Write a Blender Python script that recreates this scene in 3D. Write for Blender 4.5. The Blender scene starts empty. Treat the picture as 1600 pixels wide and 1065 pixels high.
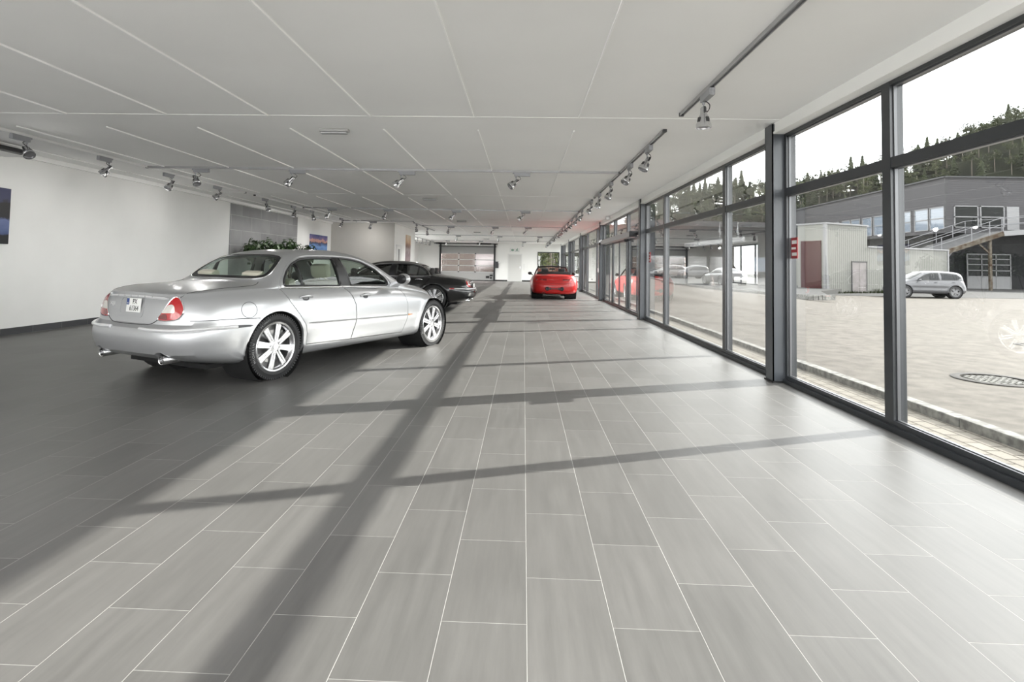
import bpy, bmesh, math, random
import numpy as np
from mathutils import Vector, Matrix, noise
from mathutils.bvhtree import BVHTree
from mathutils.geometry import delaunay_2d_cdt
PI = math.pi
SC = bpy.context.scene
COL = SC.collection
random.seed(4)

# ------------------------------------------------------------------ materials
M = {}
def mat(name, col=(.5, .5, .5), rough=.5, metal=0., spec=.5, coat=0., emit=None, estr=0.):
    m = bpy.data.materials.new(name); m.use_nodes = True
    b = m.node_tree.nodes['Principled BSDF']
    b.inputs['Base Color'].default_value = (*col, 1)
    b.inputs['Roughness'].default_value = rough
    b.inputs['Metallic'].default_value = metal
    b.inputs['Specular IOR Level'].default_value = spec
    b.inputs['Coat Weight'].default_value = coat
    b.inputs['Coat Roughness'].default_value = .03
    if emit:
        b.inputs['Emission Color'].default_value = (*emit, 1); b.inputs['Emission Strength'].default_value = estr
    M[name] = m
    return m
def nd(m, kind, **kw):
    n = m.node_tree.nodes.new(kind)
    for k, v in kw.items(): setattr(n, k, v)
    return n
def ln(m, a, b): m.node_tree.links.new(a, b)
def bsdf(m): return m.node_tree.nodes['Principled BSDF']
def mathn(m, op, a, b=None):
    n = nd(m, 'ShaderNodeMath', operation=op)
    for i, v in enumerate((a, b)):
        if v is None: continue
        if isinstance(v, (int, float)): n.inputs[i].default_value = v
        else: ln(m, v, n.inputs[i])
    return n.outputs[0]
def noisy(name, c1, c2, scale, rough=.6, detail=4, stretch=(1, 1, 1), bump=0., spec=.5, metal=0., lo=.35, hi=.65, coat=0.):
    m = mat(name, c1, rough, metal, spec, coat)
    tc = nd(m, 'ShaderNodeTexCoord'); mp = nd(m, 'ShaderNodeMapping'); mp.inputs['Scale'].default_value = stretch
    nz = nd(m, 'ShaderNodeTexNoise'); nz.inputs['Scale'].default_value = scale; nz.inputs['Detail'].default_value = detail
    cr = nd(m, 'ShaderNodeValToRGB')
    cr.color_ramp.elements[0].position = lo; cr.color_ramp.elements[0].color = (*c1, 1)
    cr.color_ramp.elements[1].position = hi; cr.color_ramp.elements[1].color = (*c2, 1)
    ln(m, tc.outputs['Object'], mp.inputs[0]); ln(m, mp.outputs[0], nz.inputs['Vector']); ln(m, nz.outputs['Fac'], cr.inputs[0])
    ln(m, cr.outputs[0], bsdf(m).inputs['Base Color'])
    if bump:
        bp = nd(m, 'ShaderNodeBump'); bp.inputs['Strength'].default_value = bump; bp.inputs['Distance'].default_value = .02
        ln(m, nz.outputs['Fac'], bp.inputs['Height']); ln(m, bp.outputs[0], bsdf(m).inputs['Normal'])
    return m
def glassmat(name, tint=(1, 1, 1), base=.05, power=5, gain=.95, rough=0.):
    m = bpy.data.materials.new(name); m.use_nodes = True; nt = m.node_tree; nt.nodes.clear()
    out = nd(m, 'ShaderNodeOutputMaterial'); mx = nd(m, 'ShaderNodeMixShader')
    tr = nd(m, 'ShaderNodeBsdfTransparent'); tr.inputs[0].default_value = (*tint, 1)
    gl = nd(m, 'ShaderNodeBsdfGlossy'); gl.inputs['Roughness'].default_value = rough; gl.inputs[0].default_value = (1, 1, 1, 1)
    lw = nd(m, 'ShaderNodeLayerWeight'); lw.inputs[0].default_value = .5
    f = mathn(m, 'ADD', mathn(m, 'MULTIPLY', mathn(m, 'POWER', lw.outputs['Facing'], power), gain), base)
    ln(m, f, mx.inputs[0]); ln(m, tr.outputs[0], mx.inputs[1]); ln(m, gl.outputs[0], mx.inputs[2]); ln(m, mx.outputs[0], out.inputs[0])
    M[name] = m
    return m
def paint(name, c, flake=.0, rough=.3, metal=.0):
    m = mat(name, c, rough, metal, .5, 1.0)
    return m

# floor tiles: 30 x 60 cm, running bond along the room
def tile_material():
    m = mat('grey_floor_tile', (.2, .2, .2), .4, 0, .33)
    b = bsdf(m)
    tc = nd(m, 'ShaderNodeTexCoord'); sp = nd(m, 'ShaderNodeSeparateXYZ'); cb = nd(m, 'ShaderNodeCombineXYZ')
    ln(m, tc.outputs['Object'], sp.inputs[0])
    ln(m, mathn(m, 'ADD', sp.outputs['Y'], -2.3636 - .3 + 60.), cb.inputs[0])
    ln(m, mathn(m, 'ADD', sp.outputs['X'], -.0316 + 30.), cb.inputs[1])
    br = nd(m, 'ShaderNodeTexBrick', offset=.5, offset_frequency=2, squash=1., squash_frequency=2)
    ln(m, cb.outputs[0], br.inputs['Vector'])
    br.inputs['Scale'].default_value = 1.; br.inputs['Brick Width'].default_value = .6; br.inputs['Row Height'].default_value = .3
    br.inputs['Mortar Size'].default_value = .0018; br.inputs['Mortar Smooth'].default_value = .55
    br.inputs['Color1'].default_value = (.104, .1015, .098, 1); br.inputs['Color2'].default_value = (.122, .119, .115, 1)
    br.inputs['Mortar'].default_value = (.34, .335, .32, 1); br.inputs['Bias'].default_value = 0.
    mp = nd(m, 'ShaderNodeMapping'); mp.inputs['Scale'].default_value = (14, 1.1, 1)
    nz = nd(m, 'ShaderNodeTexNoise'); nz.inputs['Scale'].default_value = 1.6; nz.inputs['Detail'].default_value = 7; nz.inputs['Roughness'].default_value = .62
    ln(m, tc.outputs['Object'], mp.inputs[0]); ln(m, mp.outputs[0], nz.inputs['Vector'])
    n2 = nd(m, 'ShaderNodeTexNoise'); n2.inputs['Scale'].default_value = .9; n2.inputs['Detail'].default_value = 5
    ln(m, tc.outputs['Object'], n2.inputs['Vector'])
    s = mathn(m, 'ADD', mathn(m, 'MULTIPLY', nz.outputs['Fac'], .62), mathn(m, 'MULTIPLY', n2.outputs['Fac'], .45))
    s = mathn(m, 'ADD', s, .47)
    mx = nd(m, 'ShaderNodeVectorMath', operation='SCALE')
    ln(m, br.outputs['Color'], mx.inputs[0]); ln(m, s, mx.inputs['Scale'])
    ln(m, mx.outputs[0], b.inputs['Base Color'])
    r = mathn(m, 'ADD', mathn(m, 'MULTIPLY', nz.outputs['Fac'], .10), .37)
    r = mathn(m, 'ADD', r, mathn(m, 'MULTIPLY', br.outputs['Fac'], .4))
    ln(m, r, b.inputs['Roughness'])
    bp = nd(m, 'ShaderNodeBump', invert=True); bp.inputs['Strength'].default_value = .9; bp.inputs['Distance'].default_value = .003
    ln(m, br.outputs['Fac'], bp.inputs['Height']); ln(m, bp.outputs[0], b.inputs['Normal'])
    return m
def stripe_material(name, c, line, axis, period, width, rough=.6, c2=None, nscale=1.5):
    m = mat(name, c, rough)
    tc = nd(m, 'ShaderNodeTexCoord'); sp = nd(m, 'ShaderNodeSeparateXYZ'); ln(m, tc.outputs['Object'], sp.inputs[0])
    a = mathn(m, 'FRACT', mathn(m, 'DIVIDE', mathn(m, 'ADD', sp.outputs[axis], 50.), period))
    g = mathn(m, 'LESS_THAN', a, width / period)
    nz = nd(m, 'ShaderNodeTexNoise'); nz.inputs['Scale'].default_value = nscale; nz.inputs['Detail'].default_value = 5
    ln(m, tc.outputs['Object'], nz.inputs['Vector'])
    m0 = nd(m, 'ShaderNodeMix', data_type='RGBA'); m0.inputs[6].default_value = (*c, 1); m0.inputs[7].default_value = (*(c2 or c), 1)
    ln(m, nz.outputs['Fac'], m0.inputs[0])
    m1 = nd(m, 'ShaderNodeMix', data_type='RGBA'); ln(m, g, m1.inputs[0]); ln(m, m0.outputs[2], m1.inputs[6]); m1.inputs[7].default_value = (*line, 1)
    ln(m, m1.outputs[2], bsdf(m).inputs['Base Color'])
    return m
def brick_material(name, c1, c2, mortar, bw, rh, ms, swap, rough=.8):
    m = mat(name, c1, rough)
    tc = nd(m, 'ShaderNodeTexCoord'); sp = nd(m, 'ShaderNodeSeparateXYZ'); cb = nd(m, 'ShaderNodeCombineXYZ'); ln(m, tc.outputs['Object'], sp.inputs[0])
    ln(m, sp.outputs[swap[0]], cb.inputs[0]); ln(m, sp.outputs[swap[1]], cb.inputs[1])
    br = nd(m, 'ShaderNodeTexBrick'); ln(m, cb.outputs[0], br.inputs['Vector'])
    for k, v in (('Scale', 1.), ('Brick Width', bw), ('Row Height', rh), ('Mortar Size', ms)): br.inputs[k].default_value = v
    br.inputs['Color1'].default_value = (*c1, 1); br.inputs['Color2'].default_value = (*c2, 1); br.inputs['Mortar'].default_value = (*mortar, 1)
    nz = nd(m, 'ShaderNodeTexNoise'); nz.inputs['Scale'].default_value = 2.; nz.inputs['Detail'].default_value = 6
    ln(m, tc.outputs['Object'], nz.inputs['Vector'])
    mx = nd(m, 'ShaderNodeVectorMath', operation='SCALE'); ln(m, br.outputs['Color'], mx.inputs[0])
    ln(m, mathn(m, 'ADD', mathn(m, 'MULTIPLY', nz.outputs['Fac'], .5), .75), mx.inputs['Scale'])
    ln(m, mx.outputs[0], bsdf(m).inputs['Base Color'])
    return m
def scene_picture(name, bands):
    """a landscape photograph on canvas: horizontal bands of colour, broken up by noise"""
    m = mat(name, (.2, .2, .3), .55)
    tc = nd(m, 'ShaderNodeTexCoord'); sp = nd(m, 'ShaderNodeSeparateXYZ'); ln(m, tc.outputs['Generated'], sp.inputs[0])
    nz = nd(m, 'ShaderNodeTexNoise'); nz.inputs['Scale'].default_value = 5; nz.inputs['Detail'].default_value = 7
    ln(m, tc.outputs['Generated'], nz.inputs['Vector'])
    v = mathn(m, 'ADD', sp.outputs['Z'], mathn(m, 'MULTIPLY', mathn(m, 'SUBTRACT', nz.outputs['Fac'], .5), .42))
    cr = nd(m, 'ShaderNodeValToRGB'); e = cr.color_ramp.elements
    e[0].position = bands[0][0]; e[0].color = (*bands[0][1], 1); e[1].position = bands[-1][0]; e[1].color = (*bands[-1][1], 1)
    for p, c in bands[1:-1]:
        x = e.new(p); x.color = (*c, 1)
    ln(m, v, cr.inputs[0]); ln(m, cr.outputs[0], bsdf(m).inputs['Base Color'])
    return m

tile_material()
noisy('white_wall_paint', (.88, .88, .86), (.91, .91, .89), 1.3, .85)
noisy('white_ceiling_paint', (.91, .91, .90), (.94, .94, .93), .8, .8)
mat('ceiling_joint_white', (.97, .97, .96), .6)
noisy('beige_grey_wall_paint', (.47, .455, .425), (.50, .485, .455), 1.1, .85)
brick_material('grey_wall_tile', (0.24, 0.24, 0.2432), (0.32, 0.32, 0.3232), (0.48, 0.48, 0.48), 1.2, .42, .006, ('Y', 'Z'), .45)
brick_material('dark_skirting_tile', (.055, .056, .06), (.075, .076, .08), (.2, .2, .2), .6, 3., .003, ('Y', 'Z'), .4)
mat('black_rubber_skirting', (.01, .01, .01), .5)
noisy('anthracite_frame', (0.0255, 0.0285, 0.03225), (0.0315, 0.0345, 0.039), 3., .28, spec=.6)
noisy('column_steel_paint', (0.06, 0.0672, 0.0768), (0.069, 0.0768, 0.087), 2., .3, spec=.6)
mat('glazing_bead', (0.144, 0.147, 0.153), .3, .4)
mat('black_plastic', (.012, .012, .013), .4)
mat('dark_grey_plastic', (.05, .05, .055), .5)
glassmat('window_glass', (.93, .94, .93), .05, 4.0, .9)
mat('track_grey', (.42, .42, .43), .35, .5)
mat('adapter_grey', (.32, .325, .34), .45, .2)
mat('lamp_metal', (.62, .62, .63), .22, .85)
mat('lamp_dark', (.03, .03, .032), .4)
mat('lamp_lens', (.25, .25, .26), .08, .3, .8)
mat('fitting_grey', (.42, .42, .41), .5)
mat('white_plastic', (.78, .78, .77), .4)
mat('white_door_paint', (.66, .66, .64), .5)
mat('grey_shutter', (.36, .36, .355), .5)
mat('grey_rail', (.45, .45, .45), .4, .4)
glassmat('frosted_pane', (.72, .66, .65), .12, 4, .6, .1)
mat('red_sticker', (.30, .012, .018), .4)
mat('sign_green', (.16, .30, .22), .5)
noisy('asphalt', (.046, .0405, .0342), (.080, .0715, .0615), 5., .9, 12, spec=.2)
noisy('lot_asphalt', (0.02754, 0.02754, 0.02754), (0.03794, 0.03733, 0.03611), 6., .9, 8, spec=.2)
brick_material('sidewalk_pavers', (0.1299, 0.1188, 0.103), (0.1583, 0.1457, 0.1267), (0.0475, 0.04118, 0.03326), .21, .14, .010, ('Y', 'X'), .9)
noisy('kerb_granite', (0.08813, 0.08637, 0.08196), (0.2115, 0.2071, 0.1939), 14., .9, 6)
stripe_material('shed_cladding', (0.1652, 0.1652, 0.153), (0.07956, 0.07956, 0.07344), 'X', .16, .045, .6, (0.1408, 0.1408, 0.1285))
mat('shed_red_door', (0.036, 0.01224, 0.01224), .6)
noisy('shed_metal_door', (0.1368, 0.126, 0.1224), (0.1728, 0.1584, 0.1584), 3., .5)
stripe_material('grey_cladding', (0.05202, 0.0508, 0.05386), (0.0306, 0.02938, 0.0306), 'Z', .17, .05, .6, (0.0459, 0.04468, 0.04774))
mat('fascia_grey', (0.0432, 0.0432, 0.04464), .6)
mat('building_dark', (0.01008, 0.01044, 0.01152), .7)
mat('frame_white', (0.1652, 0.1652, 0.1683), .5)
mat('sky_blue_pane', (0.1224, 0.144, 0.1728), .08, .0, .5)
mat('dark_pane', (.006, .007, .007), .08, 0, .08)
noisy('ramp_concrete', (0.0288, 0.0288, 0.03024), (0.0468, 0.0468, 0.04824), 3., .8)
noisy('rusty_edge', (0.0864, 0.0792, 0.0648), (0.036, 0.0216, 0.01296), 5., .8)
mat('galvanised', (0.144, 0.144, 0.1512), .45, .6)
noisy('conifer_needles', (0.009936, 0.01428, 0.007452), (0.02732, 0.03229, 0.01552), 1.6, .9, spec=.1)
noisy('pine_needles', (0.01615, 0.02173, 0.009936), (0.0385, 0.04347, 0.02049), 1.6, .9, spec=.1)
noisy('birch_leaves', (0.02484, 0.03167, 0.01242), (0.05837, 0.06334, 0.02981), 1.6, .9, spec=.1)
noisy('bark', (.05, .04, .03), (.10, .085, .07), 8., .9)
noisy('forest_floor', (0.00432, 0.0054, 0.00324), (0.00936, 0.0108, 0.00576), .25, 1., spec=.1)
noisy('weed_green', (0.00864, 0.01296, 0.00432), (0.02016, 0.02592, 0.01008), 6., .9)
noisy('pot_leaf', (.016, .040, .012), (.055, .10, .03), 10., .45)
mat('pot_grey', (.13, .13, .13), .5)
mat('soil', (.03, .022, .016), .9)
noisy('bounce_concrete', (.52, .51, .49), (.6, .59, .57), 2., .9)  # kept pale so the ground bounces light indoors
mat('iron', (0.036, 0.03384, 0.03168), .7, .5)
scene_picture('seascape_print', [(.0, (.02, .018, .02)), (.20, (.03, .028, .03)), (.24, (.10, .22, .52)), (.42, (.22, .40, .75)), (.55, (.08, .14, .34)), (.62, (.05, .05, .08)), (.66, (.55, .30, .28)), (.74, (.75, .42, .34)), (.80, (.22, .17, .34)), (1., (.07, .09, .26))])
scene_picture('night_coast_print', [(.0, (.02, .02, .022)), (.14, (.02, .02, .025)), (.18, (.07, .10, .22)), (.42, (.16, .20, .38)), (.47, (.03, .03, .035)), (.74, (.035, .033, .033)), (.80, (.06, .065, .13)), (1., (.05, .055, .12))])
scene_picture('waterfall_print', [(.0, (.12, .09, .10)), (.30, (.35, .27, .28)), (.45, (.22, .16, .17)), (.60, (.40, .33, .33)), (.70, (.20, .11, .09)), (.80, (.62, .40, .24)), (1., (.72, .62, .5))])
# cars
paint('silver_paint', (.45, .455, .465), rough=.33, metal=.6); bsdf(M['silver_paint']).inputs['Coat Roughness'].default_value = .12; bsdf(M['silver_paint']).inputs['Coat Weight'].default_value = .3
paint('black_paint', (.004, .004, .005), rough=.25); bsdf(M['black_paint']).inputs['Coat Weight'].default_value = .6
paint('red_paint', (.44, .008, .008), rough=.35); bsdf(M['red_paint']).inputs['Coat Weight'].default_value = .45
paint('pearl_silver_paint', (0.08033, 0.08033, 0.08535), rough=.32, metal=.3)
paint('dark_car_paint', (.03, .03, .035), rough=.3)
paint('white_silver_paint', (0.0486, 0.0486, 0.0486), rough=.35, metal=.2)
mat('chrome', (.85, .85, .86), .14, 1.)
mat('tyre_rubber', (.016, .016, .017), .6, 0, .4)
mat('tyre_letter', (.26, .26, .26), .6)
mat('bright_trim', (.82, .82, .83), .38, .55)
mat('alloy', (0.5148, 0.5148, 0.5226), .24, .85)
mat('alloy_far', (.13, .13, .135), .35, .3)
mat('alloy_dark', (.05, .05, .05), .5, .3)
mat('trim_black', (.01, .01, .011), .42)
mat('well_black', (.006, .006, .006), .9)
glassmat('car_glass', (.76, .84, .79), .04, 4, .7)
glassmat('dark_car_glass', (.30, .31, .31), .06, 4, .8)
mat('privacy_glass', (.008, .009, .010), .06, 0, .25)
mat('lamp_red', (.42, .006, .010), .1, 0, .6, .8)
mat('lamp_dark_red', (.14, .004, .006), .1, 0, .6, .8)
mat('lamp_clear', (.62, .60, .56), .12, .2, .7, .8)
mat('lamp_amber', (.55, .22, .05), .15, 0, .6, .6)
mat('beige_leather', (.52, .50, .41), .5)
mat('dark_leather', (.03, .028, .027), .45)
mat('dashboard', (.035, .034, .03), .6)
mat('plate_white', (.80, .80, .78), .4)
mat('plate_black', (.01, .01, .01), .5)
mat('plate_blue', (.02, .05, .20), .5)
mat('brake_disc', (.30, .30, .30), .35, .8)

for k_ in ('sidewalk_pavers', 'kerb_granite', 'shed_cladding', 'shed_red_door', 'shed_metal_door', 'grey_cladding', 'fascia_grey', 'building_dark', 'frame_white', 'ramp_concrete', 'rusty_edge', 'galvanised', 'iron', 'weed_green', 'bounce_concrete'):
    bsdf(M[k_]).inputs['Specular IOR Level'].default_value = .12
for k_ in ('pearl_silver_paint', 'white_silver_paint', 'dark_car_paint'): bsdf(M[k_]).inputs['Coat Weight'].default_value = .4; bsdf(M[k_]).inputs['Specular IOR Level'].default_value = .25
# ------------------------------------------------------------------ mesh helpers
class MB:
    """collects boxes, tubes, lathes and prisms, then links them as one mesh object"""
    def __init__(s): s.v = []; s.f = []; s.mi = []; s.cur = 0; s.sm = []; s.smooth = False
    def add(s, vs, fs):
        o = len(s.v); s.v += [tuple(v) for v in vs]
        for f in fs: s.f.append(tuple(i + o for i in f)); s.mi.append(s.cur); s.sm.append(s.smooth)
        return s
    def box(s, x0, x1, y0, y1, z0, z1):
        return s.add([(x, y, z) for x in (x0, x1) for y in (y0, y1) for z in (z0, z1)],
                     [(0, 1, 3, 2), (4, 6, 7, 5), (0, 4, 5, 1), (2, 3, 7, 6), (0, 2, 6, 4), (1, 5, 7, 3)])
    def bbox(s, x0, x1, y0, y1, z0, z1, r=.01):
        """box with chamfered edges"""
        bm = bmesh.new(); bmesh.ops.create_cube(bm, size=1)
        for v in bm.verts: v.co = ((x0 + x1) / 2 + v.co.x * (x1 - x0), (y0 + y1) / 2 + v.co.y * (y1 - y0), (z0 + z1) / 2 + v.co.z * (z1 - z0))
        bmesh.ops.bevel(bm, geom=bm.edges[:], offset=r, segments=2, affect='EDGES', profile=.6)
        return s.frombm(bm)
    def frombm(s, bm, mtx=None):
        bm.verts.index_update()
        s.add([(mtx @ v.co if mtx else v.co) for v in bm.verts], [[v.index for v in f.verts] for f in bm.faces]); bm.free()
        return s
    def obox(s, c, ax, ay, az):
        c, ax, ay, az = map(Vector, (c, ax, ay, az))
        return s.add([c + i * ax + j * ay + k * az for i in (-1, 1) for j in (-1, 1) for k in (-1, 1)],
                     [(0, 1, 3, 2), (4, 6, 7, 5), (0, 4, 5, 1), (2, 3, 7, 6), (0, 2, 6, 4), (1, 5, 7, 3)])
    def bar(s, a, b, w, h=None, up=(0, 0, 1)):
        a = Vector(a); b = Vector(b); d = (b - a).normalized(); h = h or w
        u = Vector(up)
        if abs(d.dot(u)) > .99: u = Vector((1, 0, 0))
        sx = d.cross(u).normalized(); sz = sx.cross(d)
        return s.obox((a + b) / 2, (b - a) / 2, sx * w / 2, sz * h / 2)
    def tube(s, pts, r, n=8, closed=False):
        pts = [Vector(p) for p in pts]; N = len(pts); rs = r if isinstance(r, (list, tuple)) else [r] * N
        rings = []; prev = None
        for i, p in enumerate(pts):
            if closed: d = pts[(i + 1) % N] - pts[i - 1]
            else: d = pts[min(i + 1, N - 1)] - pts[max(i - 1, 0)]
            d.normalize()
            if prev is None:
                u = Vector((0, 0, 1)) if abs(d.z) < .9 else Vector((1, 0, 0)); a = d.cross(u).normalized()
            else:
                a = prev - d * prev.dot(d); a = a.normalized() if a.length > 1e-6 else d.orthogonal().normalized()
            prev = a; b = d.cross(a)
            rings.append([p + rs[i] * (a * math.cos(t) + b * math.sin(t)) for t in [2 * PI * k / n for k in range(n)]])
        vs = [v for r_ in rings for v in r_]; fs = []
        for i in range(N if closed else N - 1):
            j = (i + 1) % N
            for k in range(n): fs.append((i * n + k, i * n + (k + 1) % n, j * n + (k + 1) % n, j * n + k))
        if not closed: fs += [tuple(range(n))[::-1], tuple((N - 1) * n + k for k in range(n))]
        return s.add(vs, fs)
    def lathe(s, prof, n=32, mtx=None, cap=True):
        """prof: list of (radius, height) turned about local z"""
        vs = []; fs = []; m = len(prof)
        for k in range(n):
            t = 2 * PI * k / n
            for r, h in prof: vs.append(Vector((r * math.cos(t), r * math.sin(t), h)))
        for k in range(n):
            for i in range(m - 1):
                a = k * m + i; b = ((k + 1) % n) * m + i
                fs.append((a, b, b + 1, a + 1))
        if mtx: vs = [mtx @ v for v in vs]
        return s.add(vs, fs)
    def prism(s, poly, a, b, axis='z'):
        n = len(poly)
        def P(p, h): return (p[0], p[1], h) if axis == 'z' else ((p[0], h, p[1]) if axis == 'y' else (h, p[0], p[1]))
        return s.add([P(p, a) for p in poly] + [P(p, b) for p in poly],
                     [tuple(range(n))[::-1], tuple(range(n, 2 * n))] + [(i, (i + 1) % n, (i + 1) % n + n, i + n) for i in range(n)])
    def sphere(s, c, r, seg=12, rings=8, sc=(1, 1, 1)):
        bm = bmesh.new(); bmesh.ops.create_uvsphere(bm, u_segments=seg, v_segments=rings, radius=r)
        for v in bm.verts: v.co = Vector((v.co.x * sc[0], v.co.y * sc[1], v.co.z * sc[2])) + Vector(c)
        return s.frombm(bm)
    def mesh(s, name):
        me = bpy.data.meshes.new(name); me.from_pydata(s.v, [], s.f)
        me.polygons.foreach_set('material_index', s.mi); me.polygons.foreach_set('use_smooth', s.sm)
        bm = bmesh.new(); bm.from_mesh(me); bmesh.ops.recalc_face_normals(bm, faces=bm.faces[:]); bm.to_mesh(me); bm.free()
        return me
    def build(s, name, mats, parent=None, smooth=None, **tags):
        me = s.mesh(name)
        return link(name, me, mats, parent, smooth, **tags)
def link(name, me, mats, parent=None, smooth=None, **tags):
    for x in (mats if isinstance(mats, (list, tuple)) else [mats]): me.materials.append(M[x] if isinstance(x, str) else x)
    if smooth:
        me.polygons.foreach_set('use_smooth', [True] * len(me.polygons)); me.set_sharp_from_angle(angle=math.radians(smooth))
    o = bpy.data.objects.new(name, me); COL.objects.link(o)
    if parent: o.parent = parent
    for k, v in tags.items(): o[k] = v
    return o
def thing(name, label, cat, loc=(0, 0, 0), rz=0., group=None):
    o = bpy.data.objects.new(name, None); COL.objects.link(o); o.location = loc; o.rotation_euler = (0, 0, rz); o.empty_display_size = .2
    o['label'] = label; o['category'] = cat
    if group: o['group'] = group
    return o
def tag(o, label, cat, group=None):
    o['label'] = label; o['category'] = cat
    if group: o['group'] = group
    return o
def structure(name, loc=(0, 0, 0)):
    o = bpy.data.objects.new(name, None); COL.objects.link(o); o.location = loc; o['kind'] = 'structure'; o.empty_display_size = .2
    return o
def children(o): return [c for c in bpy.data.objects if c.parent == o]
def copy_tree(o, kids, parent=None):
    """a copy of a thing with copies of its parts and sub-parts; kids maps object name -> children"""
    c = o.copy(); COL.objects.link(c); c.parent = parent
    for ch in kids.get(o.name, []): copy_tree(ch, kids, c)
    return c
def kidmap():
    k = {}
    for o in bpy.data.objects:
        if o.parent: k.setdefault(o.parent.name, []).append(o)
    return k
def pchip(xs, ys):
    xs = np.array(xs, float); ys = np.array(ys, float); h = np.diff(xs); d = np.diff(ys) / h
    mm = np.zeros(len(xs)); mm[0] = d[0]; mm[-1] = d[-1]
    for i in range(1, len(xs) - 1):
        if d[i - 1] * d[i] > 0:
            w1 = 2 * h[i] + h[i - 1]; w2 = h[i] + 2 * h[i - 1]; mm[i] = (w1 + w2) / (w1 / d[i - 1] + w2 / d[i])
    def f(x):
        x = np.clip(np.asarray(x, float), xs[0], xs[-1]); i = np.clip(np.searchsorted(xs, x, 'right') - 1, 0, len(xs) - 2)
        t = (x - xs[i]) / h[i]
        return ys[i] * (1 + 2 * t) * (1 - t) ** 2 + h[i] * mm[i] * t * (1 - t) ** 2 + ys[i + 1] * t * t * (3 - 2 * t) + h[i] * mm[i + 1] * t * t * (t - 1)
    return f
def inpoly(p, poly):
    x, y = p; c = False; j = len(poly) - 1
    for i in range(len(poly)):
        xi, yi = poly[i]; xj, yj = poly[j]
        if (yi > y) != (yj > y) and x < (xj - xi) * (y - yi) / (yj - yi) + xi: c = not c
        j = i
    return c
def rounded(poly, n=6, r=.25):
    """smooth the corners of a closed polygon (Chaikin-like, keeps straight middles)"""
    out = []
    N = len(poly)
    for i in range(N):
        a, b, c = (Vector(poly[i - 1]), Vector(poly[i]), Vector(poly[(i + 1) % N]))
        p = b + (a - b) * min(.5, r / max((a - b).length, 1e-6)); q = b + (c - b) * min(.5, r / max((c - b).length, 1e-6))
        for k in range(n + 1):
            t = k / n; out.append(tuple(p * (1 - t) ** 2 + b * 2 * t * (1 - t) + q * t * t))
    return out
def smooth_open(pts, n=8):
    """Catmull-Rom through points"""
    P = [Vector(p) for p in pts]; P = [P[0] * 2 - P[1]] + P + [P[-1] * 2 - P[-2]]; out = []
    for i in range(1, len(P) - 2):
        for k in range(n):
            t = k / n; a, b, c, d = P[i - 1:i + 3]
            out.append(.5 * ((2 * b) + (c - a) * t + (2 * a - 5 * b + 4 * c - d) * t * t + (3 * b - a - 3 * c + d) * t ** 3))
    out.append(P[-2]); return [tuple(p) for p in out]
def tri2d(poly, step, holes=()):
    """triangulate a polygon (with holes) with interior grid points"""
    poly = [tuple(p) for p in poly]; vs = []; ed = []
    for pl in [poly] + [list(h) for h in holes]:
        o = len(vs); vs += [Vector(p) for p in pl]; n = len(pl); ed += [(o + i, o + (i + 1) % n) for i in range(n)]
    xs = [p[0] for p in poly]; ys = [p[1] for p in poly]
    if step:
        x = min(xs) + step / 2
        while x < max(xs):
            y = min(ys) + step / 2
            while y < max(ys):
                if inpoly((x, y), poly): vs.append(Vector((x, y)))
                y += step
            x += step
    r = delaunay_2d_cdt(vs, ed, [], 0, 1e-5)
    V = [tuple(v) for v in r[0]]; T = []
    for t in r[2]:
        c = (sum(V[i][0] for i in t) / len(t), sum(V[i][1] for i in t) / len(t))
        if inpoly(c, poly) and not any(inpoly(c, h) for h in holes): T.append(tuple(t))
    used = sorted({i for t in T for i in t}); mp = {k: i for i, k in enumerate(used)}
    return [V[i] for i in used], [tuple(mp[i] for i in t) for t in T]
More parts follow.
